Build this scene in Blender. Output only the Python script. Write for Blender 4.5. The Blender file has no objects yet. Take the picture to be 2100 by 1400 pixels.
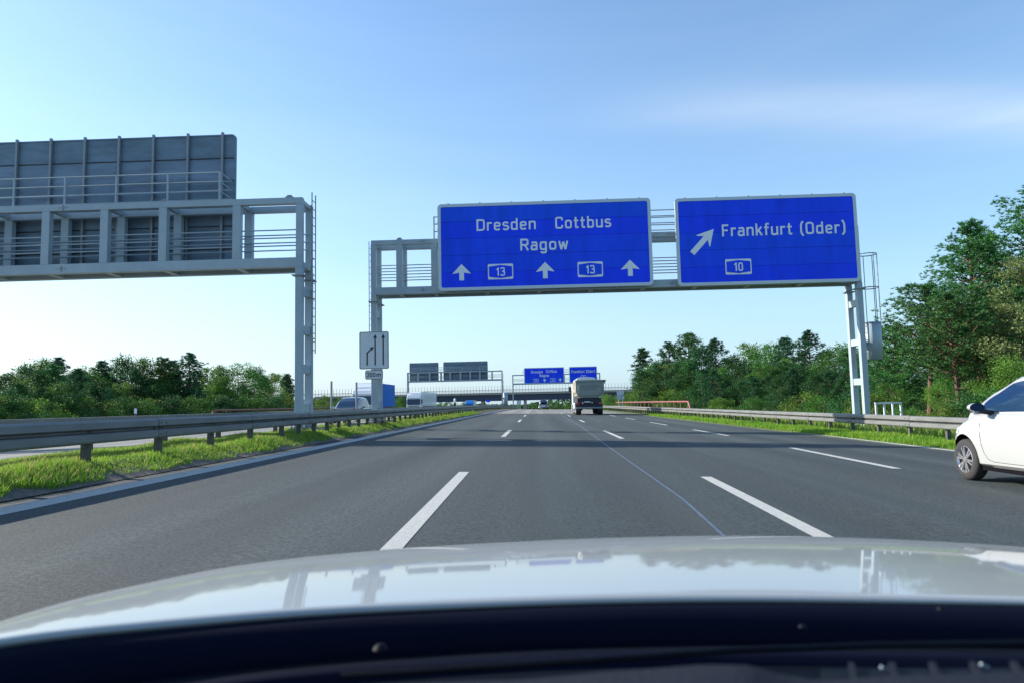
import bpy, bmesh, math, random
import numpy as np
from mathutils import Vector, Matrix
SC = bpy.context.scene
COL = SC.collection
R = math.radians
# ------------------------------------------------------------------ camera
KX = 0.022                      # crossfall of the carriageway (down to the right)
CAMZ = 1.09
F = 1450.0
cd = bpy.data.cameras.new("camera"); cam = bpy.data.objects.new("camera", cd); COL.objects.link(cam)
SC.camera = cam
cd.sensor_width = 36.0; cd.lens = 36.0 * F / 2100.0; cd.clip_start = 0.05; cd.clip_end = 6000
CM = (Matrix.Rotation(math.atan(KX), 3, 'Y') @ Matrix.Rotation(math.atan(53 / 1455.5), 3, 'Z')
      @ Matrix.Rotation(math.pi / 2 + math.atan(126 / F), 3, 'X'))
cam.matrix_world = Matrix.Translation((0, 0, CAMZ)) @ CM.to_4x4()
cd.dof.use_dof = True; cd.dof.focus_distance = 26.0; cd.dof.aperture_fstop = 5.6
CP = Vector((0, 0, CAMZ))
def ray(px, py):
    return (CM @ Vector((px - 1050, 700 - py, -F))).normalized()
def at(px, py, y):
    """world point seen at photo pixel (px,py) at distance y along the road"""
    r = ray(px, py); return CP + r * (y / r.y)
# ------------------------------------------------------------------ world + sun
SUN_EL = 26.0; SUN_AZ = -75.0     # azimuth clockwise from +Y (negative: to the left)
w = bpy.data.worlds.new("World"); SC.world = w; w.use_nodes = True
nt = w.node_tree; bg = nt.nodes["Background"]
sky = nt.nodes.new("ShaderNodeTexSky"); sky.sky_type = 'NISHITA'; sky.sun_disc = False
sky.sun_elevation = R(SUN_EL); sky.sun_rotation = R(SUN_AZ)
sky.air_density = 1.0; sky.dust_density = 0.5; sky.ozone_density = 2.0; sky.altitude = 50
# pale humid air towards the horizon and one thin streak of cirrus, both by direction
def sn(t): return nt.nodes.new(t)
def mth(op, a, b_=None):
    n = sn("ShaderNodeMath"); n.operation = op
    for i, v in enumerate((a, b_)):
        if v is None: continue
        if isinstance(v, (int, float)): n.inputs[i].default_value = v
        else: nt.links.new(v, n.inputs[i])
    return n.outputs[0]
tc = sn("ShaderNodeTexCoord"); sx = sn("ShaderNodeSeparateXYZ"); nt.links.new(tc.outputs['Generated'], sx.inputs[0])
zc_ = mth('MAXIMUM', sx.outputs[2], 0.0)
hz = mth('MULTIPLY', mth('POWER', 2.718, mth('MULTIPLY', zc_, -5.0)), 0.93)
mh = sn("ShaderNodeMix"); mh.data_type = 'RGBA'; nt.links.new(hz, mh.inputs[0])
tn = sn("ShaderNodeMix"); tn.data_type = 'RGBA'; tn.blend_type = 'MULTIPLY'; tn.inputs[0].default_value = 1.0; nt.links.new(sky.outputs[0], tn.inputs[6]); tn.inputs[7].default_value = (0.86, 1.02, 1.12, 1)
nt.links.new(tn.outputs[2], mh.inputs[6]); 
vm_ = sn("ShaderNodeVectorMath"); vm_.operation = 'DOT_PRODUCT'; nt.links.new(tc.outputs['Generated'], vm_.inputs[0]); vm_.inputs[1].default_value = (math.sin(R(SUN_AZ)), math.cos(R(SUN_AZ)), 0)
sc_ = mth('POWER', mth('MULTIPLY', mth('ADD', vm_.outputs['Value'], 1.0), 0.5), 2.6)
mhc = sn("ShaderNodeMix"); mhc.data_type = 'RGBA'; nt.links.new(sc_, mhc.inputs[0]); mhc.inputs[6].default_value = (1.9, 2.95, 3.8, 1); mhc.inputs[7].default_value = (4.0, 4.1, 4.15, 1)
nt.links.new(mhc.outputs[2], mh.inputs[7])
mp = sn("ShaderNodeMapping"); mp.inputs['Rotation'].default_value = (0, R(2), R(8)); mp.inputs['Scale'].default_value = (1.0, 1.0, 9.0)
nz = sn("ShaderNodeTexNoise"); nz.inputs['Scale'].default_value = 1.3; nz.inputs['Detail'].default_value = 6; nz.inputs['Distortion'].default_value = 0.4
cr_ = sn("ShaderNodeValToRGB"); cr_.color_ramp.elements[0].position = 0.45; cr_.color_ramp.elements[1].position = 0.95
nt.links.new(tc.outputs['Generated'], mp.inputs[0]); nt.links.new(mp.outputs[0], nz.inputs[0]); nt.links.new(nz.outputs[0], cr_.inputs[0])
mx = sn("ShaderNodeMix"); mx.data_type = 'RGBA'; zz_ = mth('DIVIDE', mth('SUBTRACT', mth('DIVIDE', sx.outputs[2], mth('MAXIMUM', sx.outputs[1], 0.1)), mth('ADD', mth('MULTIPLY', sx.outputs[0], -0.05), 0.425)), 0.038)
band = mth('MULTIPLY', mth('POWER', 2.718, mth('MULTIPLY', mth('MULTIPLY', zz_, zz_), -1.0)), mth('MAXIMUM', mth('SUBTRACT', sx.outputs[0], 0.05), 0.0))
nt.links.new(mth('ADD', mth('MULTIPLY', cr_.outputs[0], 0.10), mth('MULTIPLY', band, mth('ADD', mth('MULTIPLY', nz.outputs[0], 1.6), -0.25))), mx.inputs[0])
nt.links.new(mh.outputs[2], mx.inputs[6]); mx.inputs[7].default_value = (4.6, 5.0, 5.2, 1)
nt.links.new(mx.outputs[2], bg.inputs[0]); bg.inputs[1].default_value = 0.125
sd = bpy.data.lights.new("sun", 'SUN'); sun = bpy.data.objects.new("sun", sd); COL.objects.link(sun)
sd.energy = 4.9; sd.angle = R(0.55); sd.color = (1.0, 0.93, 0.82)
sdir = Vector((math.cos(R(SUN_EL)) * math.sin(R(SUN_AZ)), math.cos(R(SUN_EL)) * math.cos(R(SUN_AZ)), math.sin(R(SUN_EL))))
sun.rotation_euler = (-sdir).to_track_quat('-Z', 'Y').to_euler()
SC.view_settings.view_transform = 'Standard'; SC.view_settings.look = 'None'
SC.view_settings.gamma = 1.0; SC.view_settings.exposure = 0.9; SC.view_settings.use_curve_mapping = False
SC.render.engine = 'CYCLES'
SC.cycles.max_bounces = 6; SC.cycles.transparent_max_bounces = 8; SC.cycles.use_denoising = True
SC.cycles.sample_clamp_indirect = 6.0
rnd = random.Random(5)
# ------------------------------------------------------------------ materials
def mat(name, col, rough=0.6, metal=0.0, spec=0.5, coat=0.0, var=0.0, vscale=3.0, bump=0.0, bscale=40.0, col2=None,
        emit=None, transl=0.0, obrand=0.0, coat_rough=0.03, stretch=None):
    m = bpy.data.materials.new(name); m.use_nodes = True
    t = m.node_tree; N = t.nodes; L = t.links
    b = N["Principled BSDF"]; out = N["Material Output"]
    b.inputs['Roughness'].default_value = rough; b.inputs['Metallic'].default_value = metal
    b.inputs['Specular IOR Level'].default_value = spec; b.inputs['Coat Weight'].default_value = coat
    b.inputs['Coat Roughness'].default_value = coat_rough
    c = (*col, 1); b.inputs['Base Color'].default_value = c
    src = None
    if var > 0 or col2:
        tcn = N.new("ShaderNodeTexCoord"); n = N.new("ShaderNodeTexNoise"); n.inputs['Scale'].default_value = vscale; n.inputs['Detail'].default_value = 6
        n.inputs['Roughness'].default_value = 0.6
        mpn = N.new("ShaderNodeMapping")
        if stretch: mpn.inputs['Scale'].default_value = stretch
        L.new(tcn.outputs['Object'], mpn.inputs[0]); L.new(mpn.outputs[0], n.inputs[0])
        rp = N.new("ShaderNodeValToRGB"); rp.color_ramp.elements[0].position = 0.32; rp.color_ramp.elements[1].position = 0.68
        if col2: rp.color_ramp.elements[0].color = c; rp.color_ramp.elements[1].color = (*col2, 1)
        else:
            rp.color_ramp.elements[0].color = tuple(x * (1 - var) for x in col) + (1,)
            rp.color_ramp.elements[1].color = tuple(min(1, x * (1 + var)) for x in col) + (1,)
        L.new(n.outputs[0], rp.inputs[0]); src = rp.outputs[0]
    if obrand > 0:
        oi = N.new("ShaderNodeObjectInfo"); hs = N.new("ShaderNodeHueSaturation")
        mr = N.new("ShaderNodeMapRange"); mr.inputs[3].default_value = 1 - obrand; mr.inputs[4].default_value = 1 + obrand
        mh = N.new("ShaderNodeMapRange"); mh.inputs[3].default_value = 0.5 - obrand * 0.06; mh.inputs[4].default_value = 0.5 + obrand * 0.06
        L.new(oi.outputs['Random'], mr.inputs[0]); L.new(oi.outputs['Random'], mh.inputs[0])
        L.new(mr.outputs[0], hs.inputs['Value']); L.new(mh.outputs[0], hs.inputs['Hue'])
        if src: L.new(src, hs.inputs['Color'])
        else: hs.inputs['Color'].default_value = c
        src = hs.outputs[0]
    if src: L.new(src, b.inputs['Base Color'])
    if bump > 0:
        tcn = N.new("ShaderNodeTexCoord"); n = N.new("ShaderNodeTexNoise"); n.inputs['Scale'].default_value = bscale; n.inputs['Detail'].default_value = 4
        L.new(tcn.outputs['Object'], n.inputs[0]); bp = N.new("ShaderNodeBump"); bp.inputs['Strength'].default_value = bump; bp.inputs['Distance'].default_value = 0.02
        L.new(n.outputs[0], bp.inputs['Height']); L.new(bp.outputs[0], b.inputs['Normal'])
    if transl > 0:
        tr = N.new("ShaderNodeBsdfTranslucent"); ms = N.new("ShaderNodeMixShader"); ms.inputs[0].default_value = transl
        if src: L.new(src, tr.inputs[0])
        else: tr.inputs[0].default_value = c
        L.new(b.outputs[0], ms.inputs[1]); L.new(tr.outputs[0], ms.inputs[2]); L.new(ms.outputs[0], out.inputs[0])
    if emit:
        b.inputs['Emission Color'].default_value = (*emit[0], 1); b.inputs['Emission Strength'].default_value = emit[1]
    return m
def asphalt(name, c1, c2, grain=260.0):
    m = bpy.data.materials.new(name); m.use_nodes = True; t = m.node_tree; N = t.nodes; L = t.links
    b = N["Principled BSDF"]; b.inputs['Roughness'].default_value = 0.82; b.inputs['Specular IOR Level'].default_value = 0.35
    tc = N.new("ShaderNodeTexCoord")
    big = N.new("ShaderNodeTexNoise"); big.inputs['Scale'].default_value = 0.5; big.inputs['Detail'].default_value = 5
    mpn = N.new("ShaderNodeMapping"); mpn.inputs['Scale'].default_value = (2.2, 0.07, 1)
    L.new(tc.outputs['Object'], mpn.inputs[0]); L.new(mpn.outputs[0], big.inputs[0])
    g = N.new("ShaderNodeTexNoise"); g.inputs['Scale'].default_value = grain * 0.35; g.inputs['Detail'].default_value = 3; g.inputs['Roughness'].default_value = 0.8
    L.new(tc.outputs['Object'], g.inputs[0])
    v = N.new("ShaderNodeTexVoronoi"); v.inputs['Scale'].default_value = grain * 0.28; L.new(tc.outputs['Object'], v.inputs[0])
    rp = N.new("ShaderNodeValToRGB"); rp.color_ramp.elements[0].position = 0.3; rp.color_ramp.elements[1].position = 0.7
    rp.color_ramp.elements[0].color = (*c1, 1); rp.color_ramp.elements[1].color = (*c2, 1)
    L.new(big.outputs[0], rp.inputs[0])
    gr = N.new("ShaderNodeValToRGB"); gr.color_ramp.elements[0].position = 0.40; gr.color_ramp.elements[1].position = 0.60
    gr.color_ramp.elements[0].color = (0.52, 0.52, 0.52, 1); gr.color_ramp.elements[1].color = (1.5, 1.5, 1.48, 1)
    g2_ = N.new("ShaderNodeTexNoise"); g2_.inputs['Scale'].default_value = grain * 0.13; g2_.inputs['Detail'].default_value = 2
    L.new(tc.outputs['Object'], g2_.inputs[0]); av = N.new("ShaderNodeMath"); av.operation = 'ADD'; L.new(g.outputs[0], av.inputs[0]); L.new(g2_.outputs[0], av.inputs[1])
    hv = N.new("ShaderNodeMath"); hv.operation = 'MULTIPLY'; hv.inputs[1].default_value = 0.5; L.new(av.outputs[0], hv.inputs[0]); L.new(hv.outputs[0], gr.inputs[0])
    mm = N.new("ShaderNodeMix"); mm.data_type = 'RGBA'; mm.blend_type = 'MULTIPLY'; mm.inputs[0].default_value = 1
    sxx = N.new("ShaderNodeSeparateXYZ"); L.new(tc.outputs['Object'], sxx.inputs[0])
    m1 = N.new("ShaderNodeMath"); m1.operation = 'MULTIPLY_ADD'; m1.inputs[1].default_value = 3.34; m1.inputs[2].default_value = 0.7; L.new(sxx.outputs[0], m1.inputs[0])
    m2 = N.new("ShaderNodeMath"); m2.operation = 'SINE'; L.new(m1.outputs[0], m2.inputs[0])
    m3 = N.new("ShaderNodeMath"); m3.operation = 'MULTIPLY'; L.new(m2.outputs[0], m3.inputs[0]); L.new(big.outputs[0], m3.inputs[1])
    m4 = N.new("ShaderNodeMath"); m4.operation = 'MULTIPLY_ADD'; m4.inputs[1].default_value = 0.24; m4.inputs[2].default_value = 1.0; L.new(m3.outputs[0], m4.inputs[0])
    vs_ = N.new("ShaderNodeVectorMath"); vs_.operation = 'SCALE'; L.new(rp.outputs[0], vs_.inputs[0]); L.new(m4.outputs[0], vs_.inputs['Scale'])
    L.new(vs_.outputs[0], mm.inputs[6]); L.new(gr.outputs[0], mm.inputs[7]); L.new(mm.outputs[2], b.inputs['Base Color'])
    bp = N.new("ShaderNodeBump"); bp.inputs['Strength'].default_value = 0.35; bp.inputs['Distance'].default_value = 0.005
    L.new(v.outputs['Distance'], bp.inputs['Height']); L.new(bp.outputs[0], b.inputs['Normal'])
    return m
M = {}
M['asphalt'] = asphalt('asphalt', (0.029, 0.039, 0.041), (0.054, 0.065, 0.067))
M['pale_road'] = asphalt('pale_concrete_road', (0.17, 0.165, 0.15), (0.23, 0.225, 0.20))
M['opp_road'] = asphalt('opposite_road', (0.15, 0.15, 0.145), (0.2, 0.2, 0.19))
M['paint'] = mat('road_paint', (0.60, 0.60, 0.56), 0.8, col2=(0.36, 0.37, 0.36), vscale=55, bump=0.8, bscale=160)
M['seam'] = mat('joint_seam', (0.085, 0.115, 0.16), 0.55, var=0.3, vscale=6)
M['earth'] = mat('earth', (0.055, 0.075, 0.02), 0.95, col2=(0.13, 0.15, 0.035), vscale=1.4, bump=0.6, bscale=25)
M['shoulder'] = mat('shoulder_gravel', (0.10, 0.09, 0.085), 0.95, col2=(0.17, 0.15, 0.13), vscale=9, bump=0.9, bscale=90)
M['grass'] = mat('grass_blade', (0.10, 0.27, 0.022), 0.6, col2=(0.27, 0.42, 0.05), vscale=0.9, transl=0.45, spec=0.25)
M['grass_dry'] = mat('dry_grass', (0.36, 0.32, 0.12), 0.7, var=0.3, vscale=2, transl=0.4)
M['steel'] = mat('gantry_paint', (0.31, 0.385, 0.43), 0.42, var=0.08, vscale=1.2, spec=0.5)
M['steel_dark'] = mat('dull_zinc', (0.24, 0.26, 0.28), 0.5, metal=0.3, var=0.15, vscale=3)
M['rail'] = mat('rail_zinc', (0.175, 0.18, 0.175), 0.5, metal=0.15, var=0.16, vscale=1.1, stretch=(1, 1, 5), bump=0.15, bscale=6)
M['post'] = mat('rail_post', (0.085, 0.08, 0.07), 0.65, metal=0.1, var=0.3, vscale=8)
M['signback'] = mat('sign_back', (0.13, 0.19, 0.25), 0.5, metal=0.2, var=0.22, vscale=1.3, stretch=(0.6, 1, 2.5), obrand=0.10)
M['blue'] = mat('sign_blue', (0.012, 0.072, 0.88), 0.55, spec=0.15, obrand=0.08, var=0.12, vscale=0.9, stretch=(2.5, 1, .5))
M['white'] = mat('sign_white', (0.76, 0.80, 0.84), 0.5, spec=0.4)
M['border'] = mat('sign_border', (0.52, 0.60, 0.66), 0.45)
M['panel_white'] = mat('panel_white', (0.60, 0.66, 0.70), 0.5, var=0.04)
M['black'] = mat('sign_black', (0.008, 0.008, 0.02), 0.5)
M['concrete'] = mat('concrete', (0.30, 0.285, 0.25), 0.9, var=0.22, vscale=3, bump=0.3, bscale=30)
M['girder'] = mat('girder_blue_grey', (0.028, 0.042, 0.085), 0.5, var=0.1)
M['bridge_rail'] = mat('bridge_rail', (0.22, 0.20, 0.22), 0.6)
M['red'] = mat('red_rail', (0.20, 0.035, 0.035), 0.5, var=0.15, vscale=4)
M['red_pale'] = mat('red_rail_faded', (0.27, 0.085, 0.075), 0.5, var=0.15, vscale=4)
M['bark'] = mat('bark', (0.09, 0.065, 0.045), 0.95, var=0.35, vscale=6, bump=0.8, bscale=14, stretch=(1, 1, 0.25))
M['pine_bark'] = mat('pine_bark', (0.19, 0.10, 0.055), 0.9, col2=(0.07, 0.052, 0.042), vscale=2.2, bump=0.8, bscale=14, stretch=(1, 1, 0.4))
def leafm(n, a, b_, tr=0.35): return mat(n, a, 0.6, col2=b_, vscale=0.9, transl=tr, obrand=0.22, spec=0.25)
M['leaf_mid'] = leafm('leaf_mid', (0.030, 0.105, 0.018), (0.085, 0.205, 0.030))
M['leaf_light'] = leafm('leaf_light', (0.075, 0.165, 0.02), (0.15, 0.255, 0.04))
M['leaf_dark'] = leafm('leaf_dark', (0.017, 0.075, 0.024), (0.045, 0.14, 0.036))
M['leaf_pale'] = leafm('leaf_pale', (0.11, 0.16, 0.05), (0.23, 0.27, 0.10))
M['needle'] = leafm('pine_needle', (0.022, 0.105, 0.034), (0.085, 0.22, 0.05), 0.2)
M['needle_far'] = leafm('pine_needle_dark', (0.016, 0.078, 0.036), (0.045, 0.145, 0.052), 0.2)
M['car_white'] = mat('car_white', (0.38, 0.39, 0.385), 0.35, coat=1.0, coat_rough=0.04)
M['hood_white'] = mat('hood_paint', (0.32, 0.34, 0.34), 0.5, coat=0.8, coat_rough=0.05)
M['hood_white'].node_tree.nodes["Principled BSDF"].inputs['Coat IOR'].default_value = 1.5
M['car_silver'] = mat('car_silver', (0.30, 0.34, 0.42), 0.35, metal=0.4, coat=1.0)
M['car_dark'] = mat('car_dark', (0.05, 0.06, 0.09), 0.35, coat=1.0)
M['glass'] = mat('vehicle_glass', (0.010, 0.03, 0.07), 0.06, spec=0.5)
M['tyre'] = mat('tyre', (0.028, 0.027, 0.027), 0.85, bump=0.2, bscale=60)
M['rim'] = mat('rim_alloy', (0.62, 0.62, 0.63), 0.28, metal=0.85)
M['wheel_dark'] = mat('wheel_dark', (0.008, 0.007, 0.010), 0.9, spec=0.03)
M['plastic'] = mat('dark_plastic', (0.018, 0.02, 0.026), 0.55, bump=0.2, bscale=120)
M['cowl'] = mat('cowl_black', (0.0025, 0.005, 0.010), 0.6, spec=0.12, var=0.35, vscale=7, stretch=(1, 6, 1))  # black plastic, darkened further in place of the missing roof shade
M['dash'] = mat('dashboard', (0.012, 0.015, 0.024), 0.85, spec=0.1, bump=0.25, bscale=260)  # kept very dark: cabin shade is put into the colour
M['seal'] = mat('rubber_seal', (0.003, 0.005, 0.015), 0.8, spec=0.06)
M['truck_blue'] = mat('truck_blue', (0.006, 0.15, 0.52), 0.65, spec=0.15, var=0.08)
M['truck_white'] = mat('truck_white', (0.66, 0.70, 0.72), 0.4, coat=0.4, var=0.04)
M['tub'] = mat('tipper_tub', (0.25, 0.275, 0.255), 0.5, var=0.1, vscale=1.5)
M['tub_sunlit'] = mat('tipper_side_sunlit', (0.46, 0.42, 0.34), 0.5, var=0.06)  # lighter, warmer copy of the tub colour: sunlight painted into the side
M['chassis'] = mat('chassis', (0.016, 0.018, 0.03), 0.6, var=0.2)
M['lamp_red'] = mat('lamp_red', (0.45, 0.01, 0.02), 0.2, coat=1.0)
M['lamp_clear'] = mat('lamp_clear', (0.7, 0.72, 0.75), 0.1, coat=1.0)
M['mark_dim'] = mat('faded_print', (0.13, 0.16, 0.18), 0.6)
M['mirror'] = mat('mirror_glass', (0.10, 0.12, 0.16), 0.03, metal=0.9)
# ------------------------------------------------------------------ mesh builder
class MB:
    def __init__(s): s.v = []; s.f = []; s.smooth = False
    def add(s, vs, fs):
        n = len(s.v); s.v += [tuple(p) for p in vs]; s.f += [tuple(i + n for i in f) for f in fs]; return s
    def box(s, a, b, bev=0.0):
        x0, y0, z0 = a; x1, y1, z1 = b
        return s.add([(x0, y0, z0), (x1, y0, z0), (x1, y1, z0), (x0, y1, z0), (x0, y0, z1), (x1, y0, z1), (x1, y1, z1), (x0, y1, z1)],
              [(0, 3, 2, 1), (4, 5, 6, 7), (0, 1, 5, 4), (1, 2, 6, 5), (2, 3, 7, 6), (3, 0, 4, 7)])
    def tube(s, p, q, r, n=8, r2=None, caps=True):
        p = Vector(p); q = Vector(q); d = (q - p)
        if d.length < 1e-6: return s
        d.normalize(); u = d.orthogonal().normalized(); v = d.cross(u); r2 = r if r2 is None else r2
        vs = []
        for c, rr in ((p, r), (q, r2)):
            for k in range(n):
                a = 2 * math.pi * k / n; vs.append(c + u * (math.cos(a) * rr) + v * (math.sin(a) * rr))
        fs = [(k, (k + 1) % n, n + (k + 1) % n, n + k) for k in range(n)]
        if caps: fs += [tuple(range(n - 1, -1, -1)), tuple(range(n, 2 * n))]
        return s.add(vs, fs)
    def bar(s, p, q, wx, wy):
        """rectangular bar between p and q"""
        p = Vector(p); q = Vector(q); d = (q - p).normalized()
        up = Vector((0, 0, 1)) if abs(d.z) < 0.9 else Vector((0, 1, 0))
        u = d.cross(up).normalized() * wx / 2; v = u.cross(d).normalized() * wy / 2
        vs = [p - u - v, p + u - v, p + u + v, p - u + v, q - u - v, q + u - v, q + u + v, q - u + v]
        return s.add(vs, [(0, 1, 2, 3), (7, 6, 5, 4), (0, 4, 5, 1), (1, 5, 6, 2), (2, 6, 7, 3), (3, 7, 4, 0)])
    def path(s, pts, r, n=6):
        for a, b in zip(pts[:-1], pts[1:]): s.tube(a, b, r, n)
        return s
    def prism(s, poly, y0, y1):
        """poly in x,z extruded along y"""
        n = len(poly)
        vs = [(x, y0, z) for x, z in poly] + [(x, y1, z) for x, z in poly]
        return s.add(vs, [tuple(range(n)), tuple(range(2 * n - 1, n - 1, -1))] + [(k, n + k, n + (k + 1) % n, (k + 1) % n) for k in range(n)])
    def prism_x(s, poly, x0, x1):
        """poly in y,z extruded along x"""
        n = len(poly)
        vs = [(x0, y, z) for y, z in poly] + [(x1, y, z) for y, z in poly]
        return s.add(vs, [tuple(range(n)), tuple(range(2 * n - 1, n - 1, -1))] + [(k, n + k, n + (k + 1) % n, (k + 1) % n) for k in range(n)])
    def lathe(s, prof, c=(0, 0, 0), n=24, axis='x'):
        vs = []; m = len(prof)
        for k in range(n):
            a = 2 * math.pi * k / n
            for (h, r) in prof:
                if axis == 'x': vs.append((c[0] + h, c[1] + r * math.cos(a), c[2] + r * math.sin(a)))
                else: vs.append((c[0] + r * math.cos(a), c[1] + r * math.sin(a), c[2] + h))
        fs = [(k * m + j, k * m + j + 1, ((k + 1) % n) * m + j + 1, ((k + 1) % n) * m + j) for k in range(n) for j in range(m - 1)]
        return s.add(vs, fs)
    def mesh(s, name, m, off=(0, 0, 0), fix=True):
        me = bpy.data.meshes.new(name)
        ox, oy, oz = off
        me.from_pydata([(x - ox, y - oy, z - oz) for x, y, z in s.v], [], s.f); me.validate()
        if fix:
            b = bmesh.new(); b.from_mesh(me); bmesh.ops.recalc_face_normals(b, faces=b.faces); b.to_mesh(me); b.free()
        if s.smooth: me.polygons.foreach_set('use_smooth', [True] * len(me.polygons))
        me.materials.append(M[m] if isinstance(m, str) else m)
        return me
    def build(s, name, m, parent=None, off=(0, 0, 0), bevel=0.0, seg=2, fix=True):
        o = bpy.data.objects.new(name, s.mesh(name, m, off, fix)); COL.objects.link(o)
        if parent: o.parent = parent
        if bevel > 0:
            md = o.modifiers.new("bevel", 'BEVEL'); md.width = bevel; md.segments = seg; md.limit_method = 'ANGLE'; md.angle_limit = R(40)
        return o
def tag(o, label=None, cat=None, group=None, kind=None):
    if label: o['label'] = label
    if cat: o['category'] = cat
    if group: o['group'] = group
    if kind: o['kind'] = kind
    return o
def empty(name, loc, label, cat, group=None, rz=0.0):
    o = bpy.data.objects.new(name, None); COL.objects.link(o); o.location = loc; o.rotation_euler = (0, 0, rz); o.empty_display_size = 0.3
    return tag(o, label, cat, group)
def inst(name, me, parent=None, loc=(0, 0, 0), rot=(0, 0, 0), sc=None):
    o = bpy.data.objects.new(name, me); COL.objects.link(o); o.location = loc; o.rotation_euler = rot
    if sc is not None: o.scale = sc
    if parent: o.parent = parent
    return o
def copy_tree(o, parent=None):
    c = o.copy(); COL.objects.link(c)
    if parent: c.parent = parent
    for ch in list(o.children): copy_tree(ch, c)
    return c
# ------------------------------------------------------------------ terrain
def drop(y):
    if y < 105: return 0.0
    s = (y - 105) / 195.0
    if s < 1: return -2.9 * s * s
    return -2.9 - min(1.0, (s - 1) / 0.8) * 1.6
XL, XR = -5.92, 9.75           # asphalt edges
def road_z(x, y): return -KX * x + drop(y)
def xr(y):                     # right edge widens slightly with distance
    return 9.55 + min(0.55, max(0, (y - 14) * 0.03))
def ground_z(x, y):
    d = drop(y)
    if x < -26: z = -0.22 - min(0.5, (-26 - x) * 0.05)
    elif x < -9.4: z = 0.16 + KX * (x + 9.4) - 0.03
    elif x < -8.6: z = 0.16 + (x + 9.4) / 0.8 * 0.19
    elif x < -6.6: z = 0.35
    elif x < -5.9: z = 0.35 - (x + 6.6) / 0.7 * 0.235
    elif x < 9.4: z = -KX * x - 0.05
    elif x < 11: z = -0.207 - (x - 9.4) * 0.012
    elif x < 16: z = -0.226 - (x - 11) * 0.11
    else: z = -0.776 - min(0.3, (x - 16) * 0.01)
    return z + d
def grid(xs, ys, zf, name, m, kind='structure', dz=0.0):
    vs = [(x, y, zf(x, y) + dz) for y in ys for x in xs]; n = len(xs)
    fs = [(j * n + i, j * n + i + 1, (j + 1) * n + i + 1, (j + 1) * n + i) for j in range(len(ys) - 1) for i in range(n - 1)]
    b = MB(); b.add(vs, fs); b.smooth = True
    o = b.build(name, m, fix=False); o['kind'] = kind
    return o
ysr = [-30, -10] + list(range(0, 100, 10)) + list(range(100, 320, 8)) + [340, 380, 420, 470, 540, 700]
gx = [-2500, -900, -400, -200, -100, -60, -40, -30, -26.0, -25.99, -20, -14, -9.4, -9.0, -8.6, -8, -6.6, -6.3, -5.9, -5.7, 0, 5, 9.2, 9.4, 11, 12, 13, 14, 16, 20, 30, 60, 120, 300, 900, 2500]
grid(gx, [-600, -100] + ysr[1:] + [1000, 2000, 4500], ground_z, 'ground', 'earth')
def sheet(name, xl, xrr, y0, y1, m, dz, zf=road_z, n=6, kind='structure', parent=None):
    ys = [y for y in ysr if y0 < y < y1]; ys = [y0] + ys + [y1]
    vs = []; fs = []
    for y in ys:
        a = xl(y) if callable(xl) else xl; b = xrr(y) if callable(xrr) else xrr
        for i in range(n + 1):
            x = a + (b - a) * i / n; vs.append((x, y, zf(x, y) + dz))
    for j in range(len(ys) - 1):
        for i in range(n): k = j * (n + 1) + i; fs.append((k, k + 1, k + n + 2, k + n + 1))
    b = MB(); b.add(vs, fs); o = b.build(name, m, fix=False, parent=parent)
    if kind: o['kind'] = kind
    return o
road = sheet('road', XL, lambda y: xr(y) + 0.14, -30, 76, 'asphalt', 0.0)
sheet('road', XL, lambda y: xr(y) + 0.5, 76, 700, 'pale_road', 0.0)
sheet('shoulder', -6.28, -5.94, -30, 200, 'shoulder', 0.012, zf=ground_z, n=3)
def opp_z(x, y): return 0.16 + KX * (x + 9.4) + drop(y)
sheet('opposite_road', -26, -9.4, -30, 700, 'opp_road', 0.0, zf=opp_z)
# road markings (each stripe a part of the road)
def ground_hit(px, py):
    r = ray(px, py); c = CP; # plane z=-KX*x
    t = -(c.z + KX * c.x) / (r.z + KX * r.x); return c + r * t
def stripe(p, q, wd, name='lane_marking', m='paint', dz=0.004, n=1):
    p = Vector((p[0], p[1], 0)); q = Vector((q[0], q[1], 0)); d = (q - p).normalized(); u = Vector((d.y, -d.x, 0)) * wd / 2
    b = MB()
    for k in range(n):
        a = p.lerp(q, k / n); c = p.lerp(q, (k + 1) / n)
        b.add([(v.x, v.y, road_z(v.x, v.y) + dz) for v in (a - u, a + u, c + u, c - u)], [(0, 1, 2, 3)])
    return b.build(name, m, parent=road, fix=False)
def dash_px(a, b_, wd=0.15):
    stripe(ground_hit(*a), ground_hit(*b_), wd)
# first dashes by measured position, the rest by pattern
LX, RX, TX = -1.16, 2.62, 6.4
stripe((-1.12, 5.0), (-1.2, 11.35), 0.16)
stripe((2.27, 5.0), (2.47, 10.75), 0.16)
stripe((5.98, 12.2), (6.2, 17.8), 0.16)
k = 0
for y0 in [23.2, 41.5, 59.7, 78, 96, 114, 132]:
    stripe((LX, y0), (LX, y0 + 6), 0.15)
    x = RX + 0.06 if y0 > 30 else RX - 0.03
    stripe((x, y0 - (1 if y0 < 24 else 0)), (x + 0.03, y0 + 5.4), 0.15)
for y0 in [24.3, 36.0, 48.0, 60, 72, 84, 96, 108]:
    stripe((TX + (y0 - 24) * 0.004, y0), (TX + (y0 - 24) * 0.004 + 0.03, y0 + 5.6), 0.15)
stripe((-5.42, -30), (-5.50, 104), 0.36, 'edge_line')
for a, b_ in ((104, 130), (130, 160), (160, 200), (200, 250), (250, 300)): stripe((-5.5, a), (-5.5, b_), 0.36, 'edge_line')
ys_ = [-10, 8, 14, 20, 27, 34, 60, 100, 130, 160]
for a, b_ in zip(ys_[:-1], ys_[1:]): stripe((xr(a) - 0.08, a), (xr(b_) - 0.08, b_), 0.17, 'edge_line')
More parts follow.
